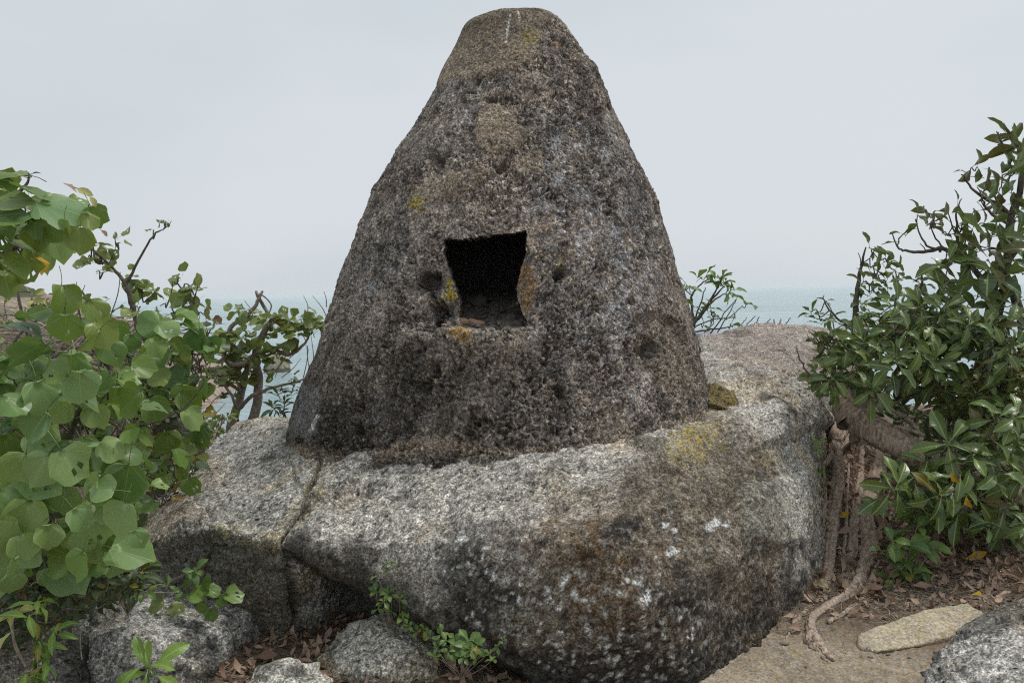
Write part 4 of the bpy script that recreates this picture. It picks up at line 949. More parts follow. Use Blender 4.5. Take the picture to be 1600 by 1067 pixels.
# --- left: branch with very near leaves reaching in at the top ---------------
pl = Plant('round_leaf_branch', 'leafy branch of broad round leaves, some reddish, hanging in at the upper left edge', 'branch', M_BARK, base=tuple(P(-60, 420, 2.1)))
pl.stem([(P(-60, 420, 2.1), 0, 0, 0.010), (P(0, 400, 2.1), 0, 0, 0.008), (P(50, 370, 2.1), 0, 0, 0.006), (P(110, 345, 2.1), 0, 0, 0.004), (P(140, 320, 2.1), 0, 0, 0.002)])
pl.stem([(P(-60, 330, 2.1), 0, 0, 0.007), (P(0, 320, 2.1), 0, 0, 0.006), (P(40, 290, 2.1), 0, 0, 0.004), (P(45, 270, 2.1), 0, 0, 0.002)])
for px, py, dp, ang, fl, mt in [(14, 268, 62, 200, .5, 0), (48, 300, 56, 30, .4, 0), (95, 324, 84, 15, .62, 0), (18, 318, 62, 10, .3, 0), (10, 342, 70, 10, .6, 0), (75, 350, 58, 30, .5, 0), (86, 380, 58, 75, 1.0, 0), (124, 374, 44, 95, 1.2, 0), (150, 338, 40, 70, .7, 0), (30, 382, 50, 20, .6, 0), (20, 412, 52, 60, .6, 0),
                                 (45, 425, 44, 80, 1.0, 0), (10, 440, 46, 60, .8, 0), (60, 415, 30, 60, .6, 1), (140, 345, 32, 60, .8, 0), (110, 292, 24, 235, .8, 2), (146, 314, 22, 40, .5, 3), (163, 363, 17, 50, .6, 2), (55, 270, 18, 340, .3, 4), (45, 335, 50, 350, .5, 0), (0, 290, 50, 30, .5, 0), (100, 360, 40, 100, .5, 0), (130, 300, 30, 20, .5, 3), (35, 355, 44, 150, .6, 0), (0, 370, 50, 50, .6, 0), (60, 372, 44, 100, .4, 0), (-20, 400, 60, 30, .6, 0)]:
    pl.face(px, py, dp, random.uniform(1.95, 2.15), ang, [M_PALE if dp > 80 else random.choice([M_ROUND, M_OLIVE, M_OLIVE]), M_YEL, M_DRY, M_YGR, M_DARKL][mt], 'round' if mt in (0, 1) else 'oval', flat=fl, tilt=0.7)
for px, py in pts_in([(-50, 290), (60, 300), (100, 350), (60, 400), (-50, 430)], 30): pl.cluster(P(px, py, random.uniform(2.15, 2.35)), 1, 0.075, M_OLIVE)
pl.done()

# --- left: middle shrub with a dark crooked stem ------------------------------
pl = Plant('round_leaf_shrub', 'round leaved shrub behind with one dark crooked bare stem against the sky', 'shrub', M_BARK, base=tuple(P(240, 760, 4.0)))
pl.stem([(P(240, 760, 4.0), 0, 0, .020), (P(245, 680, 3.9), 0, 0, .018), (P(238, 600, 3.85), 0, 0, .015), (P(231, 540, 3.8), 0, 0, .013), (P(215, 514, 3.8), 0, 0, .012), (P(211, 490, 3.8), 0, 0, .011), (P(197, 445, 3.8), 0, 0, .010), (P(175, 418, 3.8), 0, 0, .008), (P(152, 396, 3.8), 0, 0, .006), (P(138, 385, 3.8), 0, 0, .003)], per=5, jit=0.003)
pl.stem([(P(199, 440, 3.8), 0, 0, .008), (P(216, 408, 3.8), 0, 0, .006), (P(235, 375, 3.8), 0, 0, .005), (P(246, 362, 3.8), 0, 0, .004), (P(256, 358, 3.8), 0, 0, .0025), (P(259, 347, 3.8), 0, 0, .0015)], per=4, jit=0.002)
pl.stem([(P(222, 525, 3.8), 0, 0, .010), (P(270, 500, 3.85), 0, 0, .008), (P(290, 470, 3.9), 0, 0, .005), (P(293, 450, 3.9), 0, 0, .003)], per=5, jit=0.003)
pl.stem([(P(240, 620, 3.85), 0, 0, .012), (P(280, 570, 3.85), 0, 0, .009), (P(320, 530, 3.9), 0, 0, .005)], per=5)
pl.stem([(P(240, 620, 3.85), 0, 0, .012), (P(190, 590, 3.8), 0, 0, .009), (P(140, 540, 3.8), 0, 0, .006), (P(120, 470, 3.8), 0, 0, .003)], per=5)
pl.stem([(P(245, 690, 3.8), 0, 0, .010), (P(180, 655, 3.6), 0, 0, .008), (P(120, 655, 3.5), 0, 0, .006), (P(60, 640, 3.4), 0, 0, .004)], per=5)
pl.stem([(P(130, 655, 3.3), 0, 0, .004), (P(180, 660, 3.2), 0, 0, .004), (P(235, 662, 3.1), 0, 0, .0035), (P(285, 638, 3.1), 0, 0, .003), (P(315, 605, 3.1), 0, 0, .003), (P(318, 590, 3.1), 0, 0, .002)], per=4)
pl.stem([(P(170, 500, 3.7), 0, 0, .003), (P(184, 460, 3.7), 0, 0, .0025), (P(188, 425, 3.7), 0, 0, .0015)], per=4)
for q in [((118, 462), (119, 440)), ((120, 466), (133, 445)), ((266, 464), (269, 430)), ((256, 358), (268, 345)), ((248, 356), (246, 344)), ((180, 420), (150, 428)), ((170, 412), (182, 380))]:
    (a, b_), (c, d_) = q; pl.stem([(P(a, b_, 3.8), 0, 0, .003), (P((a + c) / 2 + 2, (b_ + d_) / 2, 3.8), 0, 0, .002), (P(c, d_, 3.8), 0, 0, .0012)], per=3, solid=False)
for px, py, k, sz in [(138, 402, 5, .06), (150, 408, 4, .055), (165, 405, 4, .06), (150, 425, 2, .05), (170, 392, 3, .045), (188, 380, 2, .05), (178, 372, 1, .06), (265, 345, 2, .03), (255, 344, 2, .028), (240, 360, 2, .03), (208, 430, 3, .05), (218, 445, 3, .06), (210, 455, 3, .07), (225, 452, 3, .05), (235, 470, 3, .08), (205, 475, 2, .08), (220, 480, 2, .07),
                       (282, 435, 3, .05), (295, 445, 4, .055), (300, 455, 4, .06), (310, 448, 2, .05), (295, 470, 5, .065), (315, 475, 3, .05), (318, 492, 3, .055), (140, 475, 2, .045), (150, 468, 2, .04), (250, 478, 3, .07), (145, 385, 3, .04), (160, 380, 3, .045), (265, 480, 3, .07)]:
    pl.cluster(P(px, py, random.uniform(3.7, 3.9)), k, sz * 1.15, M_ROUND2, bias=0.3)
for px, py, dp, ang, fl in [(233, 505, 44, 200, 1.0), (256, 560, 44, 120, .8), (278, 545, 44, 30, .9), (312, 530, 40, 100, 1.1), (330, 540, 34, 80, 1.0), (300, 512, 40, 20, .5), (208, 535, 34, 80, .9), (232, 567, 42, 30, .45), (249, 590, 36, 200, .5), (318, 608, 42, 110, 1.1), (296, 622, 40, 60, .8), (284, 615, 36, 100, .8), (277, 590, 44, 180, .4),
                             (205, 625, 56, 150, .9), (240, 640, 46, 80, .7), (300, 652, 38, 40, .7), (310, 680, 40, 100, .6), (262, 690, 40, 90, .7), (280, 715, 38, 60, .7), (245, 732, 40, 100, .7), (285, 740, 36, 40, .5), (225, 680, 36, 30, .4), (190, 720, 40, 10, .4), (300, 760, 34, 80, .6), (222, 705, 32, 150, .6), (265, 758, 34, 120, .5), (150, 500, 44, 20, .9), (182, 520, 40, 80, .9), (165, 545, 40, 120, .7), (220, 590, 38, 180, .5), (245, 540, 36, 60, .4), (262, 512, 38, 30, .6), (290, 495, 36, 10, .4)]:
    pl.face(px, py, dp, random.uniform(3.3, 3.55), ang, random.choice([M_ROUND, M_ROUND, M_PALE, M_OLIVE]), flat=fl, tilt=0.6)
for px, py in pts_in([(150, 560), (230, 535), (330, 510), (335, 545), (320, 640), (310, 700), (285, 770), (240, 800), (225, 740), (180, 640), (120, 600)], 250):
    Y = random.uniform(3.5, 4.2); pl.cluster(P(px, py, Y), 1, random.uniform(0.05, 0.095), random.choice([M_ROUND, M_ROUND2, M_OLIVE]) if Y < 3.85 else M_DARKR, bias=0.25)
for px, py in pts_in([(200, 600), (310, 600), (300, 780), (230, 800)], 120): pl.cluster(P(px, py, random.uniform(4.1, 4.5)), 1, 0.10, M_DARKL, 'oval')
pl.done()

# --- small windblown tree behind the slab -------------------------------------
pl = Plant('small_tree', 'small windblown tree with forked pale stems beyond the slab, sea behind', 'tree', M_GBARK, base=tuple(P(385, 690, 6.1)))
pl.stem([(P(380, 700, 6.1), 0, 0, .045), (P(397, 650, 6.1), 0, 0, .042), (P(404, 600, 6.1), 0, 0, .036), (P(400, 555, 6.1), 0, 0, .032), (P(412, 522, 6.1), 0, 0, .026), (P(424, 502, 6.1), 0, 0, .018), (P(442, 488, 6.1), 0, 0, .010)], 'trunk', per=5, jit=.004)
pl.stem([(P(380, 700, 6.1), 0, 0, .05), (P(362, 668, 6.15), 0, 0, .035), (P(376, 620, 6.2), 0, 0, .03), (P(384, 583, 6.15), 0, 0, .026), (P(396, 560, 6.1), 0, 0, .024)], 'trunk', per=5, jit=.004)
pl.stem([(P(400, 555, 6.1), 0, 0, .022), (P(372, 570, 6.0), 0, 0, .018), (P(350, 560, 6.0), 0, 0, .016), (P(357, 530, 6.0), 0, 0, .016), (P(361, 511, 6.0), 0, 0, .017), (P(381, 497, 6.0), 0, 0, .016), (P(398, 480, 6.0), 0, 0, .015), (P(407, 462, 6.0), 0, 0, .013), (P(410, 456, 6.0), 0, 0, .008)], per=4, jit=.003)
pl.stem([(P(420, 492, 6.1), 0, 0, .013), (P(410, 475, 6.1), 0, 0, .014), (P(403, 463, 6.0), 0, 0, .014), (P(400, 455, 6.0), 0, 0, .010)], per=4)
pl.stem([(P(408, 460, 6.0), 0, 0, .007), (P(418, 468, 6.0), 0, 0, .006), (P(424, 478, 6.0), 0, 0, .006), (P(420, 490, 6.0), 0, 0, .004)], per=4)
pl.stem([(P(400, 560, 6.1), 0, 0, .018), (P(425, 545, 6.0), 0, 0, .015), (P(450, 555, 6.0), 0, 0, .014), (P(468, 545, 6.0), 0, 0, .012), (P(482, 528, 6.0), 0, 0, .009)], per=4, jit=.003)
pl.stem([(P(375, 610, 6.1), 0, 0, .016), (P(345, 590, 6.0), 0, 0, .012), (P(330, 575, 6.0), 0, 0, .009)], per=4)
pl.stem([(P(372, 640, 6.1), 0, 0, .016), (P(395, 618, 6.0), 0, 0, .014), (P(430, 605, 6.0), 0, 0, .010), (P(475, 592, 6.0), 0, 0, .006)], per=4, jit=.004)
pl.stem([(P(372, 660, 6.1), 0, 0, .014), (P(365, 625, 5.9), 0, 0, .012), (P(350, 600, 5.9), 0, 0, .010), (P(332, 575, 5.9), 0, 0, .006)], per=4, jit=.003)
for px, py, k, sz in [(378, 484, 4, .10), (385, 490, 3, .09), (372, 480, 2, .08), (420, 505, 5, .11), (440, 500, 5, .11), (455, 508, 5, .12), (470, 498, 4, .10), (482, 505, 5, .11), (495, 500, 4, .10), (470, 520, 4, .12), (488, 518, 4, .10), (430, 515, 4, .11), (410, 500, 2, .09), (447, 520, 4, .10), (350, 530, 5, .12), (365, 540, 5, .13), (380, 530, 5, .12),
                       (340, 550, 5, .12), (360, 555, 6, .13), (385, 555, 6, .13), (400, 540, 4, .12), (420, 548, 5, .12), (432, 560, 4, .11), (350, 575, 5, .12), (370, 580, 5, .12), (330, 590, 4, .11), (345, 600, 4, .11), (375, 600, 4, .10), (395, 575, 4, .11), (410, 585, 3, .10), (365, 615, 4, .11), (390, 520, 3, .1), (455, 590, 2, .08), (415, 560, 4, .1), (440, 548, 4, .1)]:
    pl.cluster(P(px, py, random.uniform(5.85, 6.2)), k + 2, sz * .90, M_ROUND2, bias=0.3, up=1.1)
for px, py, k in [(432, 610, 7), (445, 628, 8), (438, 645, 7), (455, 612, 6), (425, 635, 6), (460, 600, 5), (448, 655, 6), (420, 655, 5)]:
    pl.rosette(P(px, py, random.uniform(5.7, 5.95)), UP + rv(.3), k, .12, M_DARKL, 'lance')
for (a, b_), (c, d_) in [((452, 560), (478, 535)), ((480, 540), (484, 580)), ((430, 580), (455, 545)), ((440, 590), (470, 560)), ((474, 590), (482, 545)), ((480, 492), (474, 462)), ((512, 500), (488, 462)), ((325, 640), (350, 612)), ((320, 655), (352, 630)), ((395, 500), (382, 470)), ((445, 560), (430, 590)), ((488, 590), (486, 525)), ((510, 480), (506, 455))]:
    pl.stem([(P(a, b_, 5.95), 0, 0, .005), (P((a + c) / 2 + random.uniform(-5, 5), (b_ + d_) / 2, 5.95), 0, 0, .004), (P(c, d_, 5.95), 0, 0, .002)], per=3, solid=False)
pl.done()
# scrub at its foot and down the slope on the left
pl = Plant('low_scrub', 'low yellow green scrub between the slab edge and the small tree', 'shrub', M_TWIG, base=tuple(P(330, 700, 5.4)))
pl.stem([(P(330, 720, 5.4), 0, 0, .012), (P(335, 680, 5.5), 0, 0, .008), (P(350, 655, 5.7), 0, 0, .004)]); pl.stem([(P(320, 730, 5.2), 0, 0, .010), (P(322, 700, 5.2), 0, 0, .007), (P(318, 670, 5.3), 0, 0, .004)])
for px, py in pts_in([(300, 660), (345, 640), (375, 650), (360, 668), (330, 690), (300, 712)], 55): pl.cluster(P(px, py, random.uniform(5.2, 5.8)), 3, .065, M_FRESH if random.random() < .35 else M_ROUND2, 'oval')
for px, py in pts_in([(225, 740), (300, 700), (300, 760), (240, 800)], 30): pl.cluster(P(px, py, random.uniform(4.6, 4.9)), 3, .06, M_DARKL, 'oval')
pl.done()

# --- dry tangle on the slope behind the leaves --------------------------------
V_, U_, F_ = [], [], []
for k in range(1100):
    px, py = random.uniform(-40, 215), random.uniform(505, 650)
    Y = random.uniform(4.2, 5.4); a = P(px, py, Y); L = random.uniform(0.10, 0.55); ang = random.gauss(0.1, 0.4) + (math.pi if random.random() < .5 else 0)
    d = Vector((math.cos(ang), random.gauss(0, .5), math.sin(ang) * 0.7)); b_ = a + d * L; c = a.lerp(b_, .5) + rv(.03)
    r = random.uniform(0.0015, 0.005)
    if random.random() < 0.06: r = 0.009
    tube_geo(V_, U_, F_, [a, a.lerp(c, .6), c, c.lerp(b_, .5) + rv(.01), b_], [r, r, r * .9, r * .7, r * .4], 4)
link('dry_twig_tangle', mesh_poly('dry_twig_tangle', V_, F_, M_TWIG, U_), kind='stuff', label='tangle of bare dry twigs on the slope at the far left', category='twigs')
pl = Plant('slope_scrub', 'patchy scrub with a few yellow leaves on the slope at the far left', 'shrub', M_TWIG, base=(-3.0, 4.9, gz(-3.0, 4.9)))
pl.stem([(pl.base, 0, 0, .012), (P(30, 560, 4.8), 0, 0, .008), (P(40, 480, 4.8), 0, 0, .004)]); pl.stem([(pl.base, 0, 0, .01), (P(120, 600, 4.7), 0, 0, .008), (P(150, 520, 4.7), 0, 0, .003)])
pl.stem([(P(10, 405, 3.4), 0, 0, .005), (P(25, 440, 3.5), 0, 0, .006), (P(32, 480, 3.6), 0, 0, .007), (P(50, 530, 3.8), 0, 0, .008)], per=4)
for px, py in pts_in([(-20, 470), (60, 465), (110, 480), (180, 560), (200, 640), (-20, 650)], 95): pl.cluster(P(px, py, random.uniform(4.4, 5.5)), 2, .07, random.choice([M_ROUND2, M_ROUND2, M_FRESH, M_YGR]), 'oval')
for px, py in [(50, 465), (62, 470), (72, 478), (45, 472), (80, 470), (66, 484)]: pl.cluster(P(px, py, 3.3), 2, .06, M_YGR, 'oval')
pl.done(60)

# --- lower left weeds ----------------------------------------------------------
pl = Plant('shade_undergrowth', 'dark leafy undergrowth in shade along the lower left edge', 'shrub', M_BARK, base=tuple(P(60, 960, 3.0)))
pl.stem([(P(60, 1000, 2.9), 0, 0, .010), (P(70, 940, 2.9), 0, 0, .008), (P(120, 900, 2.9), 0, 0, .004)]); pl.stem([(P(110, 990, 2.9), 0, 0, .006), (P(98, 930, 2.9), 0, 0, .005), (P(60, 900, 2.9), 0, 0, .003)]); pl.stem([(P(130, 930, 3.1), 0, 0, .006), (P(170, 915, 3.1), 0, 0, .005), (P(215, 905, 3.1), 0, 0, .003)])
for px, py in pts_in([(-30, 860), (80, 880), (200, 870), (235, 900), (200, 935), (130, 960), (60, 1000), (-30, 1010)], 170): pl.rosette(P(px, py, random.uniform(2.7, 3.2)), UP * .6 + rv(.6) + Vector((0, -.7, 0)), 3, random.uniform(.06, .10), M_DARKL, random.choice(['oval', 'long']), twig=random.random() < .4, r0=.003)
pl.done(250)
def weed(name, label, cat, nodes, mat, kind, size, k, Y, base, axis=Vector((0, -.5, .8)), spread=(0.0, 0.8), r=.003, group=None, extra=()):
    b_ = P(*base) if not isinstance(base, Vector) else base
    w = Plant(name, label, cat, M_TWIG if mat is not M_FRESH else M_SMALL, group, tuple(b_))
    for i, nd in enumerate(nodes):
        px, py = nd[:2]; p = P(px, py, Y + random.uniform(-.05, .05))
        w.stem([(b_, 0, 0, r * 1.4), (b_.lerp(p, .5) + rv(.012), 0, 0, r), (p, 0, 0, r * .6)], 'stem', sides=5, per=4, wob=0)
        w.rosette(p, axis + rv(.2), nd[2] if len(nd) > 2 else k, S(nd[3] if len(nd) > 3 else size, Y), mat, kind, spread, twig=False)
    for e in extra: w.face(*e)
    w.done(); return w
weed('green_weed', 'bright green drooping weed at the lower left edge beside the dark rock', 'plant', [(60, 935, 6), (45, 960, 5), (60, 1000, 7, 46), (85, 985, 5), (70, 1030, 6, 50), (40, 1050, 6, 44)], M_FRESH, 'lance', 52, 6, 2.35, (55, 1090, 2.4), axis=Vector((0, -.3, 1)), spread=(-.9, .3))
weed('broad_leaf_weed', 'light green broad leaved plant at the bottom edge, left of the flat pale stone', 'plant', [(226, 1038, 9, 84)], M_FRESH, 'long', 80, 8, 2.3, (222, 1090, 2.35), axis=Vector((0.1, -.6, .8)), spread=(.0, .4))
weed('single_leaf_weed', 'weed with one yellow green leaf at the far lower left edge', 'plant', [(18, 985, 2, 40), (20, 962, 2, 40)], M_YGR, 'oval', 40, 2, 2.3, (40, 1040, 2.35))
weed('small_leaf_sapling', 'thin sapling of small mixed green leaves between round leaf shrub and slab', 'plant', [(180, 870), (205, 865), (220, 885), (235, 882, 4, 22), (190, 895), (212, 905), (225, 925, 4), (170, 890), (195, 920), (180, 915), (240, 900, 3, 18)], M_SMALL, 'oval', 28, 5, 3.2, (200, 960, 3.3))
weed('creeping_vine', 'creeping vine with small round leaves across the foot of the slab', 'vine', [(305, 890, 4, 26), (262, 915, 3, 18), (285, 925, 4, 26)], M_SMALL, 'oval', 26, 4, 3.42, (235, 925, 3.45),
     extra=[(310, 930, 34, 3.38, 200, M_ROUND, 'round', .5, 1.0), (333, 922, 28, 3.38, 10, M_ROUND, 'round', .5, .9), (366, 930, 34, 3.38, 0, M_ROUND, 'round', .5, .9), (322, 912, 26, 3.38, 250, M_ROUND, 'round', .5, .8), (317, 948, 20, 3.38, 90, M_ROUND, 'round', .5, 1), (346, 938, 20, 3.38, 30, M_ROUND, 'round', .5, 1), (330, 960, 22, 3.38, 90, M_ROUND, 'round', .4, 1), (245, 945, 30, 3.42, 150, M_ROUND2, 'round', .5, .6), (275, 950, 26, 3.42, 30, M_ROUND2, 'round', .5, .6), (300, 905, 26, 3.4, 60, M_ROUND, 'round', .5, .6)])
weed('boulder_sapling', 'small dark green sapling growing from the shaded cleft under the boulder', 'plant', [(604, 892, 3, 16), (590, 900, 3, 14), (610, 880, 3, 14), (588, 925, 4, 20), (600, 940, 4, 18), (612, 915, 5, 20), (625, 935, 4, 20), (590, 950, 3, 18), (640, 942, 4, 20), (612, 955, 3, 18), (636, 955, 4, 18), (606, 928, 4, 18)], M_SMALL, 'oval', 18, 4, 3.28, (612, 985, 3.4), r=.002)
weed('yellow_green_creeper', 'yellow green creeper crossing the top of the wedge shaped stone', 'plant', [(628, 965, 3, 16), (640, 978, 4, 16), (652, 985, 4, 18), (662, 984, 3, 16)], M_FRESH, 'oval', 16, 4, 3.24, (668, 1000, 3.3), r=.0018)
weed('boulder_foot_plant', 'low bright green plant at the foot of the boulder right of the wedge stone', 'plant', [(672, 995, 4, 20), (690, 990, 5, 20), (684, 1010, 4, 18), (698, 1000, 5, 20), (712, 1000, 6, 26), (732, 1000, 6, 26), (745, 1008, 6, 26), (735, 1015, 6, 24), (718, 1015, 6, 24), (700, 1018, 5, 22), (725, 1026, 6, 22), (745, 1026, 5, 20), (680, 1025, 3, 18), (765, 1022, 4, 14), (778, 1010, 4, 14), (770, 1030, 3, 14), (785, 1000, 3, 10)], M_SMALL, 'oval', 20, 5, 3.03, (720, 1060, 3.1), r=.0011)
weed('root_sapling', 'green sapling with big oval leaves to the right of the exposed roots', 'plant', [(1395, 845, 4, 46), (1432, 825, 3, 44), (1415, 850, 5, 46), (1440, 855, 4, 44), (1405, 880, 5, 36), (1425, 895, 5, 34), (1395, 905, 4, 30), (1440, 890, 4, 30), (1460, 855, 2, 30), (1385, 865, 3, 34)], M_SMALL, 'oval', 44, 4, 4.2, (1412, 925, 4.28), r=.004)
weed('bank_sprout', 'small yellow green sprout on the litter bank left of the roots', 'plant', [(1275, 700, 4, 16), (1285, 738, 4, 16), (1278, 690, 3, 16), (1285, 760, 3, 14)], M_FRESH, 'oval', 16, 4, 4.75, (1280, 770, 4.8), r=.002)
# white flowered weeds
def flower(px, py, Y, h, label):
    b_ = P(px - 8, py + h, Y); q = Plant('white_flower_weed', label, 'flower', M_TWIG, None, tuple(b_)); p = P(px, py, Y)
    q.stem([(b_, 0, 0, .0022), (b_.lerp(p, .5) + rv(.01), 0, 0, .002), (p, 0, 0, .0014)], 'stem', sides=4, per=4, wob=0)
    for i in range(5):
        a = b_.lerp(p, .25 + .14 * i); q.rosette(a, UP + rv(.2), 2, .02, M_DARKL, 'oval', twig=False)
    offs = [Vector((0, 0, 0)), Vector((random.uniform(-.02, .02), 0, -.03)), Vector((random.uniform(-.03, .03), 0, -.015))]
    for o_ in offs:
        V, U, Fc = [], [], []
        for k in range(5):
            a = k * 1.2566 + .3; s_ = len(V)
            for (x, y) in ((0, 0), (.55, .3), (1, 0), (.55, -.3)):
                V.append(tuple(p - q.base + o_ + Vector(((x * math.cos(a) - y * math.sin(a)) * .011, -.004 * x - .002, (x * math.sin(a) + y * math.cos(a)) * .011)))); U.append((.5, .5))
            Fc.append((s_, s_ + 1, s_ + 2, s_ + 3))
        link('blossom', mesh_poly('blossom', V, Fc, M_PETAL, U), q.root)
    q.done()
flower(136, 960, 2.75, 70, 'tiny white flowers on a stalk before the dark rock, leftmost of three')
flower(207, 982, 2.8, 60, 'tiny white flowers in front of the pointed grey rock, middle of three')
flower(240, 1016, 2.7, 50, 'tiny white flowers just above the broad leaved plant, lowest of three')

# --- right: root bank and shrubs -------------------------------------------------
tr = Plant('rooted_tree', 'leaning tree with exposed peeling roots on the bank right of the boulder', 'tree', M_TRUNK, base=tuple(P(1330, 700, 5.0)))
def rt(pts, name, **k):
    q = []
    for px, py, r, lift in pts:
        g = on_ground(px, py); Y = g.y - lift; q.append((P(px, py, Y), 0, 0, S(r, Y)))
    tr.stem([(a_, 0, 0, r_ * .74) for a_, _b, _c, r_ in q], name, sides=22, wob=0.24, per=9, jit=0.003, **k)
rt([(1326, 628, 19, .05), (1312, 665, 18, .07), (1304, 700, 15, .08), (1308, 745, 15, .08), (1302, 800, 13, .06), (1296, 860, 11, .05), (1290, 918, 7, .02)], 'root')
rt([(1372, 688, 13, .05), (1370, 740, 15, .08), (1352, 800, 14, .07), (1358, 850, 15, .05), (1350, 890, 13, .05), (1332, 925, 11, .05), (1300, 945, 10, .05), (1270, 965, 10, .05), (1268, 985, 9, .04), (1284, 1012, 7, .03), (1302, 1032, 4, .01)], 'root')
rt([(1346, 700, 6, .03), (1342, 760, 9, .03), (1333, 820, 10, .03), (1329, 880, 9, .02), (1322, 930, 6, .01)], 'root')
rt([(1345, 640, 6, .14), (1330, 680, 6, .14), (1300, 710, 6, .13), (1284, 730, 5, .06)], 'root')
rt([(1283, 715, 4, .05), (1288, 780, 4, .06), (1285, 850, 3, .04), (1286, 900, 3, .02)], 'root')
rt([(1326, 720, 3, .05), (1322, 800, 4, .05), (1318, 880, 3, .03)], 'root')
rt([(1268, 985, 8, .03), (1262, 1000, 7, .03), (1278, 1018, 5, .02), (1296, 1036, 3, .0)], 'root')
for k in range(7):
    a0_ = random.uniform(1272, 1372); y0_ = random.uniform(650, 840); ln = random.uniform(60, 160); dx_ = random.uniform(-22, 22)
    rt([(a0_, y0_, random.uniform(1.5, 3.5), .05), (a0_ + dx_ * .3 + random.uniform(-6, 6), y0_ + ln * .35, 2.5, .05), (a0_ + dx_ * .7, y0_ + ln * .7, 2.2, .04), (a0_ + dx_, min(y0_ + ln, 940), 1.2, .01)], 'rootlet')
rt([(1262, 950, 4, .02), (1240, 975, 4, .02), (1228, 1000, 2, .0)], 'root')
rt([(1370, 880, 5, .03), (1352, 925, 5, .03), (1330, 950, 4, .02), (1295, 972, 4, .02)], 'root')
tr.stem([(1336, 690, 5.1, .03), (1340, 668, 5.06, .06), (1346, 650, 5.1, .075), (1352, 615, 5.2, .07), (1358, 590, 5.3, .05)], 'stump', sides=24, wob=.3, jit=.004)
tr.stem([(1326, 650, 5.05, .05), (1345, 657, 4.98, .075), (1362, 670, 4.88, .080), (1395, 688, 4.75, .082), (1440, 710, 4.68, .078), (1520, 745, 4.65, .07), (1640, 790, 4.6, .06)], 'trunk', sides=24, wob=.12, jit=.002, per=9)
tr.stem([(1330, 660, 5.05, .09), (1322, 630, 5.15, .08), (1335, 590, 5.3, .065), (1360, 540, 5.4, .05), (1400, 490, 5.4, .035)], 'trunk', sides=12, wob=.12)
tr.stem([(1375, 665, 4.85, .012), (1410, 668, 4.7, .011), (1445, 680, 4.6, .008)], wob=0); tr.stem([(1390, 640, 5.0, .012), (1420, 655, 4.8, .011), (1440, 680, 4.7, .009)], wob=0)
for (a, b_), (c, d_) in [((1385, 640), (1440, 590)), ((1400, 660), (1460, 640)), ((1400, 610), (1420, 560)), ((1540, 620), (1480, 680)), ((1560, 780), (1600, 850)), ((1520, 800), (1570, 860)), ((1450, 800), (1500, 860)), ((1500, 720), (1480, 800)), ((1570, 700), (1600, 640))]:
    tr.stem([(P(a, b_, 5.2), 0, 0, .008), (P((a + c) / 2 + 8, (b_ + d_) / 2, 5.1), 0, 0, .007), (P(c, d_, 5.0), 0, 0, .004)], wob=0)
tr.done()
CAMF = Vector((-.12, -.35, .35))
# tall upper shrub
pl = Plant('glossy_shrub', 'tall windblown shrub reaching highest at the right edge, twig tips bare', 'shrub', M_BARK, base=tuple(P(1575, 700, 5.2)))
Yt = 5.0
def st(*q, r0=.02, r1=.004, solid=True, Y=Yt):
    n_ = len(q); pl.stem([(P(a, b_, Y + random.uniform(-.06, .06)), 0, 0, r0 + (r1 - r0) * i / (n_ - 1)) for i, (a, b_) in enumerate(q)], per=4, jit=.003, solid=solid, wob=.1)
st((1575, 700), (1570, 600), (1556, 520), (1572, 430), (1580, 340), (1596, 290), (1592, 235), (1575, 205), (1562, 190), r0=.040, r1=.005)
st((1600, 720), (1602, 560), (1590, 470), (1560, 400), (1582, 345), r0=.035, r1=.014)
st((1580, 337), (1555, 318), (1532, 306), (1515, 290), (1504, 272), r0=.014, r1=.004); st((1575, 350), (1545, 330), (1535, 312), (1528, 292), r0=.010, r1=.003)
st((1580, 335), (1562, 318), (1548, 300), (1540, 285), r0=.009, r1=.003); st((1590, 260), (1570, 232), (1560, 212), (1558, 205), r0=.009, r1=.003)
st((1556, 470), (1520, 420), (1477, 390), (1442, 394), (1415, 392), (1402, 386), (1393, 362), r0=.020, r1=.003); st((1470, 392), (1448, 383), (1436, 362), (1431, 342), r0=.009, r1=.003); st((1448, 394), (1438, 380), r0=.004, r1=.002)
st((1490, 400), (1497, 365), (1494, 335), (1502, 310), r0=.010, r1=.003); st((1495, 370), (1484, 340), (1480, 322), r0=.006, r1=.002); st((1497, 365), (1515, 345), (1522, 325), r0=.006, r1=.002); st((1505, 400), (1512, 360), (1510, 335), r0=.006, r1=.002)
st((1480, 392), (1462, 372), (1455, 350), (1472, 340), r0=.007, r1=.002); st((1402, 386), (1406, 370), (1420, 362), r0=.005, r1=.002)
st((1530, 560), (1545, 480), (1570, 420), (1600, 380), r0=.02, r1=.01)
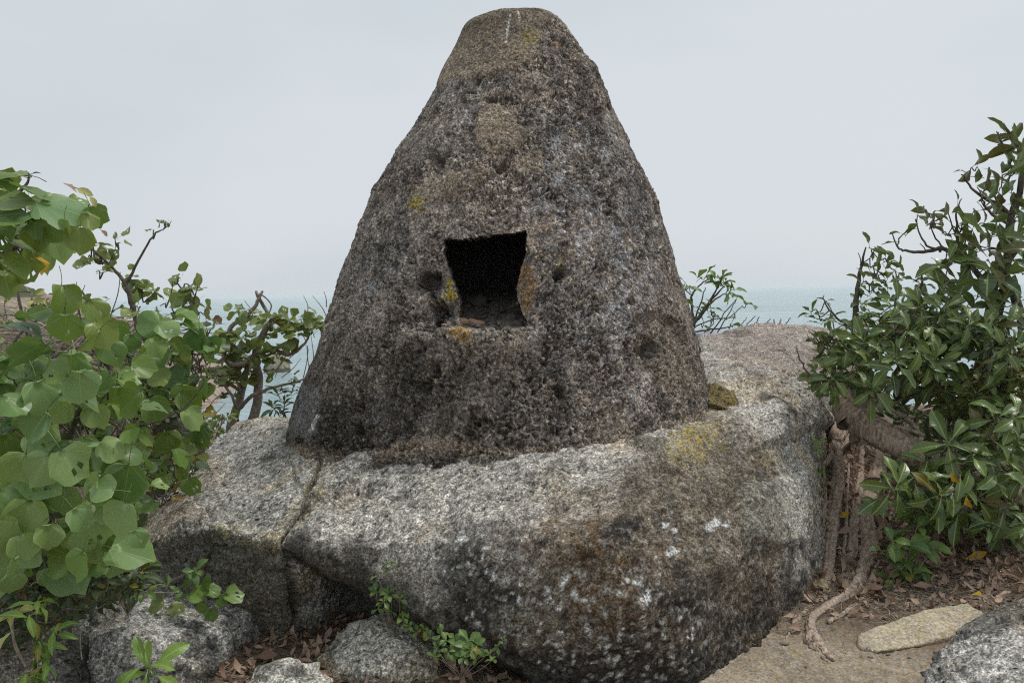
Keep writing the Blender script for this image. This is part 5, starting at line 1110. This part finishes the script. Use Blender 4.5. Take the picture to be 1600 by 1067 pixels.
for px, py, k, sz, ax in [(1562, 208, 5, .17, (1, 0, .3)), (1578, 196, 5, .17, (1, 0, .3)), (1560, 205, 2, .16, (-.2, 0, 1)), (1576, 236, 6, .18, (.8, 0, .4)), (1592, 245, 6, .18, (.8, 0, .3)), (1600, 210, 6, .18, (.5, 0, .5)), (1566, 256, 4, .17, (1, 0, .2)), (1580, 272, 6, .18, (1, 0, .1)), (1518, 262, 2, .14, (1, 0, .2)), (1528, 262, 2, .13, (1, 0, .1)), (1515, 275, 3, .10, (0, 0, 1)),
                          (1565, 285, 6, .19, (.7, 0, .2)), (1560, 302, 6, .18, (.5, 0, .1)), (1585, 305, 6, .19, (.5, 0, .2)), (1530, 315, 3, .17, (1, 0, 0)), (1525, 330, 2, .15, (1, 0, -.3)), (1434, 336, 4, .13, (1, 0, .3)), (1450, 333, 4, .15, (1, 0, .2)), (1462, 330, 3, .13, (.8, 0, .2)), (1450, 352, 5, .14, (.5, 0, .4)), (1466, 350, 5, .14, (.7, 0, .2)), (1472, 365, 5, .13, (.5, 0, .3)), (1498, 320, 2, .12, (1, 0, .1)),
                          (1404, 376, 4, .11, (.1, 0, 1)), (1415, 368, 3, .12, (.4, 0, 1)), (1505, 350, 4, .14, (.5, 0, .4)), (1490, 355, 4, .13, (.2, 0, 1)), (1520, 360, 4, .15, (.8, 0, .3)), (1530, 385, 7, .19, (.2, -.6, .4)), (1555, 365, 7, .22, (.3, -.6, .5)), (1585, 370, 7, .22, (.2, -.7, .4)), (1500, 395, 6, .18, (-.2, -.7, .5)), (1482, 412, 6, .18, (-.2, -.6, .3)), (1520, 415, 7, .20, (0, -.8, .3)), (1545, 420, 7, .22, (0, -.8, .3)), (1570, 430, 7, .20, (0, -.8, .4)), (1600, 420, 7, .2, (0, -.8, .4)), (1495, 440, 6, .18, (-.2, -.8, .2)), (1590, 470, 7, .2, (0, -.8, .4)), (1530, 450, 7, .2, (0, -.7, .2)), (1475, 455, 6, .17, (0, -.7, .3)), (1560, 480, 7, .2, (0, -.8, .1)), (1510, 480, 7, .19, (0, -.8, .1)), (1600, 510, 6, .2, (0, -.8, .4)), (1585, 540, 5, .2, (0, -.8, .4)), (1545, 400, 6, .2, (0, -.7, .4)), (1465, 440, 5, .17, (-.5, -.5, .4)), (1455, 470, 6, .17, (-.3, -.5, .4)), (1570, 400, 6, .2, (0, -.7, .4)), (1600, 280, 6, .2, (.5, -.3, .3)), (1605, 330, 6, .2, (.5, -.3, .4)), (1590, 340, 6, .2, (-.3, -.5, .4)), (1608, 240, 5, .2, (.5, 0, .4)), (1590, 215, 5, .19, (1, 0, .2)), (1570, 320, 4, .18, (.6, 0, .1)), (1600, 390, 6, .2, (0, -.5, .6)), (1540, 350, 4, .18, (.6, -.2, .4))]:
    pl.rosette(P(px, py + (18 if py < 260 else 0), Yt + random.uniform(-.2, .1)), Vector(ax) + UP * (.4 if py > 380 else 0) + rv(.15), max(2, k - (1 if py > 430 else 3)), sz * (1.3 if py > 380 else 1.3), M_LONG if random.random() < .6 or py > 400 else M_OLIVL, r0=.004)
pl.done()
# dense middle shrub
pl = Plant('glossy_shrub', 'dense dark green shrub spreading from above the roots, against the boulder', 'shrub', M_BARK, base=tuple(P(1370, 620, 5.2)))
st((1370, 620), (1350, 560), (1338, 500), (1338, 460), (1345, 420), (1352, 388), r0=.03, r1=.004, Y=4.95); st((1346, 415), (1340, 396), r0=.004, r1=.002, Y=4.95); st((1345, 415), (1362, 398), (1368, 390), r0=.004, r1=.002, Y=4.95)
st((1340, 520), (1310, 500), (1292, 480), (1286, 462), r0=.008, r1=.003, Y=4.8); st((1320, 560), (1285, 540), (1265, 515), r0=.008, r1=.003, Y=4.75); st((1330, 600), (1270, 590), (1250, 560), (1243, 542), r0=.008, r1=.003, Y=4.6); st((1400, 620), (1450, 560), (1480, 500), r0=.02, r1=.006, Y=5.1)
st((1370, 600), (1400, 540), (1400, 470), (1405, 430), r0=.015, r1=.004, Y=5.0); st((1400, 540), (1430, 480), (1440, 440), (1438, 415), r0=.012, r1=.003, Y=5.0); st((1400, 620), (1500, 600), (1600, 620), r0=.03, r1=.02, Y=5.2)
for px, py, k, sz, ax in [(1360, 388, 2, .13, (1, 0, .1)), (1385, 408, 4, .14, (.7, 0, .5)), (1400, 408, 4, .15, (1, 0, .2)), (1365, 418, 3, .13, (.8, 0, .4)), (1372, 430, 4, .15, (.6, 0, .6)), (1385, 440, 4, .16, (.1, 0, 1)), (1400, 425, 3, .16, (1, 0, 0)), (1350, 440, 4, .15, (.6, 0, .6)), (1365, 455, 5, .16, (.5, -.3, .6)), (1390, 465, 6, .17, (.2, -.5, .6)), (1345, 470, 5, .15, (0, -.4, .8)), (1440, 440, 4, .15, (.2, -.3, 1)), (1430, 455, 5, .15, (.2, -.3, 1)),
                          (1267, 488, 3, .12, (-.5, 0, .7)), (1290, 470, 3, .08, (0, 0, 1)), (1285, 500, 4, .12, (0, -.3, 1)), (1300, 495, 4, .13, (0, -.3, 1))]:
    pl.rosette(P(px, py, 4.9 + random.uniform(-.1, .1)), Vector(ax) + rv(.15), k + 1, sz * .95, M_LONG, r0=.004)
for px, py in pts_in([(1276, 520), (1340, 490), (1420, 465), (1470, 460), (1560, 500), (1620, 540), (1620, 640), (1520, 670), (1480, 640), (1450, 590), (1390, 570), (1360, 605), (1300, 605), (1265, 590)], 160):
    sz = .15 if px < 1400 else .19
    pl.rosette(P(px, py, random.uniform(4.45, 5.2)), CAMF + rv(.35) + UP * random.uniform(.1, .9), random.randint(6, 9), sz * random.uniform(.75, 1.15), random.choice([M_LONG, M_LONG, M_LONG, M_DARKL, M_OLIVL]), spread=(-.5, .6), r0=.004)
for px, py, k, sz in [(1338, 570, 9, .19), (1365, 605, 8, .17), (1300, 590, 7, .15), (1325, 545, 8, .16), (1400, 560, 8, .18), (1350, 530, 8, .17), (1440, 540, 8, .19)]:
    pl.rosette(P(px, py, 4.4), Vector((0, -.7, .6)) + rv(.1), k, sz, M_LONG, spread=(-.3, .5))
pl.done()
# low front shrub
pl = Plant('glossy_shrub', 'low bright leafed shrub overhanging the litter below the leaning trunk', 'shrub', M_BARK, base=tuple(P(1560, 860, 4.9)))
st((1560, 860), (1520, 800), (1480, 740), (1470, 690), r0=.02, r1=.006, Y=4.5); st((1560, 860), (1570, 780), (1560, 720), (1540, 670), r0=.02, r1=.006, Y=4.5); st((1520, 800), (1450, 790), (1400, 760), r0=.012, r1=.004, Y=4.4); st((1560, 860), (1600, 800), (1610, 700), r0=.02, r1=.008, Y=4.5)
for px, py, k, sz in [(1482, 690, 11, .25), (1405, 760, 9, .22), (1430, 745, 8, .2), (1545, 680, 10, .24), (1500, 740, 10, .24), (1560, 730, 9, .25), (1590, 690, 9, .22), (1475, 770, 9, .22), (1530, 775, 10, .24), (1580, 790, 9, .24), (1440, 790, 8, .19), (1500, 800, 8, .2), (1380, 775, 7, .18), (1520, 710, 9, .24), (1600, 740, 8, .24), (1450, 720, 8, .22), (1610, 820, 7, .2), (1560, 650, 8, .2), (1590, 650, 8, .2), (1550, 815, 7, .17)]:
    pl.rosette(P(px, py, random.uniform(4.05, 4.4)), Vector((0, -.65, .65)) + rv(.2), k, sz * .88, M_LONG, spread=(-.5, .45))
for px, py in pts_in([(1400, 760), (1470, 700), (1620, 660), (1620, 830), (1520, 830), (1440, 810)], 50): pl.rosette(P(px, py, random.uniform(4.4, 4.9)), CAMF + rv(.4) + UP * .3, 6, .17, M_LONG, spread=(-.4, .6))
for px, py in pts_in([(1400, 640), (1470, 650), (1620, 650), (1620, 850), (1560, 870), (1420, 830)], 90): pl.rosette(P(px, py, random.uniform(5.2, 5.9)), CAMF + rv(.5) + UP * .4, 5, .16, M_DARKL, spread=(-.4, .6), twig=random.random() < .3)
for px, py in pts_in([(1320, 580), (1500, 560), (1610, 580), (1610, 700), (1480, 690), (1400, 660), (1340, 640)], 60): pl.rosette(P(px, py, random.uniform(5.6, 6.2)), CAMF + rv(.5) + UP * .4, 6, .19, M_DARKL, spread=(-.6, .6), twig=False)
pl.face(1492, 748, 26, 4.0, 60, M_YEL, 'oval', flat=1.0); pl.face(1512, 785, 24, 4.0, 70, M_YEL, 'oval', flat=1.0)
pl.done()
# shrub behind the cone on the right
pl = Plant('coastal_shrub', 'sparse twiggy shrub growing behind the right flank of the cone', 'shrub', M_BARK, base=tuple(P(1080, 545, 6.9)))
def s2(*q, r0=.014, r1=.004): st(*q, r0=r0, r1=r1, Y=6.9)
s2((1078, 545), (1085, 505), (1100, 485), (1112, 465), (1122, 448), (1128, 438)); s2((1085, 505), (1104, 478), (1120, 460), (1132, 448)); s2((1085, 508), (1082, 480), (1082, 460), (1096, 444), (1108, 436)); s2((1082, 462), (1074, 456), (1070, 452), r0=.006)
s2((1090, 500), (1112, 472), (1134, 458)); s2((1078, 520), (1104, 515), (1132, 512), (1156, 506), r0=.008); s2((1110, 522), (1132, 490), (1150, 468), r0=.006, r1=.003); s2((1120, 520), (1142, 485), (1152, 465), r0=.006, r1=.003); s2((1134, 500), (1150, 488), (1160, 478), r0=.005, r1=.003); s2((1085, 500), (1096, 470), (1102, 450), r0=.008)
s2((1085, 512), (1110, 500), (1130, 498), r0=.006); s2((1100, 520), (1115, 505), (1112, 490), r0=.004)
for a, b_, c, d_ in [(1156, 512, 1166, 497), (1166, 508, 1181, 493), (1179, 508, 1186, 495), (1197, 507, 1203, 498), (1219, 505, 1220, 498), (1228, 506, 1235, 496), (1209, 506, 1209, 500), (1126, 500, 1122, 492)]: s2((a, b_), ((a + c) / 2, (b_ + d_) / 2), (c, d_), r0=.005, r1=.003)
for px, py, k, sz, ax in [(1126, 438, 6, .17, (.1, -.3, 1)), (1118, 440, 6, .17, (0, -.3, 1)), (1134, 442, 6, .16, (.5, -.3, .8)), (1128, 432, 5, .15, (.1, 0, 1)), (1142, 454, 6, .17, (.5, -.3, .6)), (1138, 460, 5, .16, (.6, -.4, .3)), (1104, 430, 3, .14, (.2, 0, 1)), (1090, 434, 2, .13, (0, 0, 1)), (1073, 446, 5, .15, (.3, -.3, 1)), (1070, 452, 4, .15, (-.2, -.3, 1)), (1110, 486, 5, .14, (.5, -.3, .5)), (1108, 480, 3, .14, (.2, 0, 1)), (1115, 498, 3, .14, (.2, -.3, 1)), (1134, 498, 3, .13, (0, 0, 1)), (1168, 475, 2, .15, (.3, -.2, .9)), (1142, 506, 3, .16, (.8, -.2, .2)), (1100, 508, 3, .16, (.3, -.3, .3)), (1085, 480, 2, .12, (.6, 0, .4))]:
    pl.rosette(P(px, py, 6.85), Vector(ax) + rv(.1), k, sz, M_SMALL, 'oval' if k < 3 else 'long', r0=.004)
pl.done()

# --- leaf litter -------------------------------------------------------------------
def litter_at(n, x0, x1, y0, y1, dens):
    o = []
    while len(o) < n:
        x, y = random.uniform(x0, x1), random.uniform(y0, y1)
        if random.random() < dens(x, y): o.append((x, y))
    return o
def gnorm(x, y):
    e = .04; return Vector((-(gz(x + e, y) - gz(x - e, y)) / (2 * e), -(gz(x, y + e) - gz(x, y - e)) / (2 * e), 1)).normalized()
def ss(x, a, b_): t = min(1, max(0, (x - a) / (b_ - a))); return t * t * (3 - 2 * t)
dR = lambda x, y: ss(y, 3.5, 4.2) ** 1.6 * (1 if x > 1.5 else .8) + .01
dL = lambda x, y: 1.0
spots = litter_at(5200, 1.05, 4.2, 3.4, 5.8, dR) + litter_at(2300, -2.0, .35, 2.85, 4.1, dL)
qs = []
for x, y in spots:
    nrm = gnorm(x, y); a = random.uniform(0, 6.28); d = Vector((math.cos(a), math.sin(a), random.gauss(0, .2)))
    qs.append(('dry', random.randrange(6), Vector((x, y, gz(x, y) + random.uniform(.002, .022))), frame(d, nrm + rv(.3)), random.uniform(.035, .085), M_DRY))
joined('leaf_litter', qs, None, label='brown dead leaves covering the ground below the shrubs and rocks', category='leaf litter')
V_, U_, F_ = [], [], []
for x, y in litter_at(5200, 1.0, 3.6, 3.3, 5.4, lambda x, y: ss(y, 3.45, 3.9) * .95 + .05) + litter_at(1000, -2.0, .5, 2.85, 4.0, dL):
    a = random.uniform(0, 6.28); L = random.uniform(.02, .12); z0 = gz(x, y) + .006; r = random.uniform(.0008, .0022)
    x2, y2 = x + L * math.cos(a), y + L * math.sin(a); z2 = gz(x2, y2) + random.uniform(.004, .03)
    tube_geo(V_, U_, F_, [(x, y, z0), ((x + x2) / 2 + random.gauss(0, L * .1), (y + y2) / 2, (z0 + z2) / 2 + .004), (x2, y2, z2)], [r, r, r * .6], 3)
link('twig_litter', mesh_poly('twig_litter', V_, F_, M_TWIG, U_), kind='stuff', label='fine dry twigs and needles scattered over the soil', category='twig litter')
for px, py, s, mt, lb in [(1528, 934, 30, M_YEL, 'bright yellow fallen leaf on the litter above the tan stone'), (1286, 918, 40, M_YGR, 'pale yellow green fallen leaf lying at the foot of the leftmost root'), (1312, 812, 26, M_YEL, 'yellow leaf caught between two roots on the bank'),
                          (1352, 765, 44, M_DRY, 'large tan dead leaf hanging between the roots'), (1232, 968, 22, M_DRY, 'pale dead leaf standing beside the right foot of the boulder'), (1242, 985, 34, M_DRY, 'curled brown leaf lying on sand by the boulder foot'), (1360, 925, 36, M_DRY, 'pair like long brown leaf leaning on the root bend'),
                          (1520, 878, 34, M_YEL, 'small yellow leaf next to the half buried dark stone'), (1290, 660, 30, M_DRY, 'rust brown dead leaf at the top of the bank by the boulder'), (1290, 636, 34, M_YGR, 'yellowish leaf under the dense shrub at the bank top')]:
    g = on_ground(px, py); d = Vector((1, .1 * random.gauss(0, 1), .1)); ob = link('fallen_leaf', leaf_mesh('dry', random.choice([1, 3, 4]), mt), label=lb.replace('pair like long', 'long'), category='fallen leaf')
    s_ = S(s, g.y); ob.matrix_world = Matrix.Translation(g + Vector((-s_ / 2, -.03, .03))) @ frame(d, Vector((0, -.7, .7)) + rv(.2)).to_4x4() @ Matrix.Diagonal((s_, s_, s_, 1))
g_ = 0
for x, y in litter_at(90, 1.15, 3.2, 4.0, 5.0, dR) + litter_at(45, -1.7, .2, 2.95, 3.7, dL):
    left_ = x < .6
    ob = link('fallen_leaf', leaf_mesh('dry', random.randrange(6), M_DRY), label='curled dead leaf among the litter between stones at the boulder foot' if left_ else 'curled dead leaf among the litter below the roots and shrub', category='fallen leaf',
              group='dead leaves between the stones' if left_ else 'dead leaves under the right shrub')
    a = random.uniform(0, 6.28); s_ = random.uniform(.07, .11)
    ob.matrix_world = Matrix.Translation((x, y, gz(x, y) + .025)) @ frame(Vector((math.cos(a), math.sin(a), .1)), gnorm(x, y) + rv(.35)).to_4x4() @ Matrix.Diagonal((s_, s_, s_, 1))
# pebbles on the path
for i in range(26):
    x, y = random.uniform(.9, 2.1), random.uniform(2.95, 3.9); r = random.choice([.006, .008, .010, .016])
    ob = link('pebble', pebble_mesh('pebble', 500 + i, M_CHIP), label='small pebble lying on the sandy path', category='pebble', group='pebbles on the sandy path'); ob.location = (x, y, gz(x, y) + .004); ob.scale = (r * 1.3, r, r)
# ------------------------------------------------------------------ haze over the sea
m, n, l, b, o = newmat('sea_haze'); n.remove(b)
pv = n.new('ShaderNodeVolumePrincipled'); pv.inputs['Color'].default_value = (0.96, 0.985, 1.0, 1); pv.inputs['Density'].default_value = 0.00030; pv.inputs['Anisotropy'].default_value = 0.1
l.new(pv.outputs[0], o.inputs['Volume'])
x0, x1, y0, y1, z0, z1 = -9300, 9300, -500, 9300, -17.0, 4.6
hv = [(x, y, z) for z in (z0, z1) for y in (y0, y1) for x in (x0, x1)]
link('haze', mesh_np('haze', hv, [(0, 2, 3, 1), (4, 5, 7, 6), (0, 1, 5, 4), (2, 6, 7, 3), (0, 4, 6, 2), (1, 3, 7, 5)], m, smooth=False), kind='stuff')
#PART4
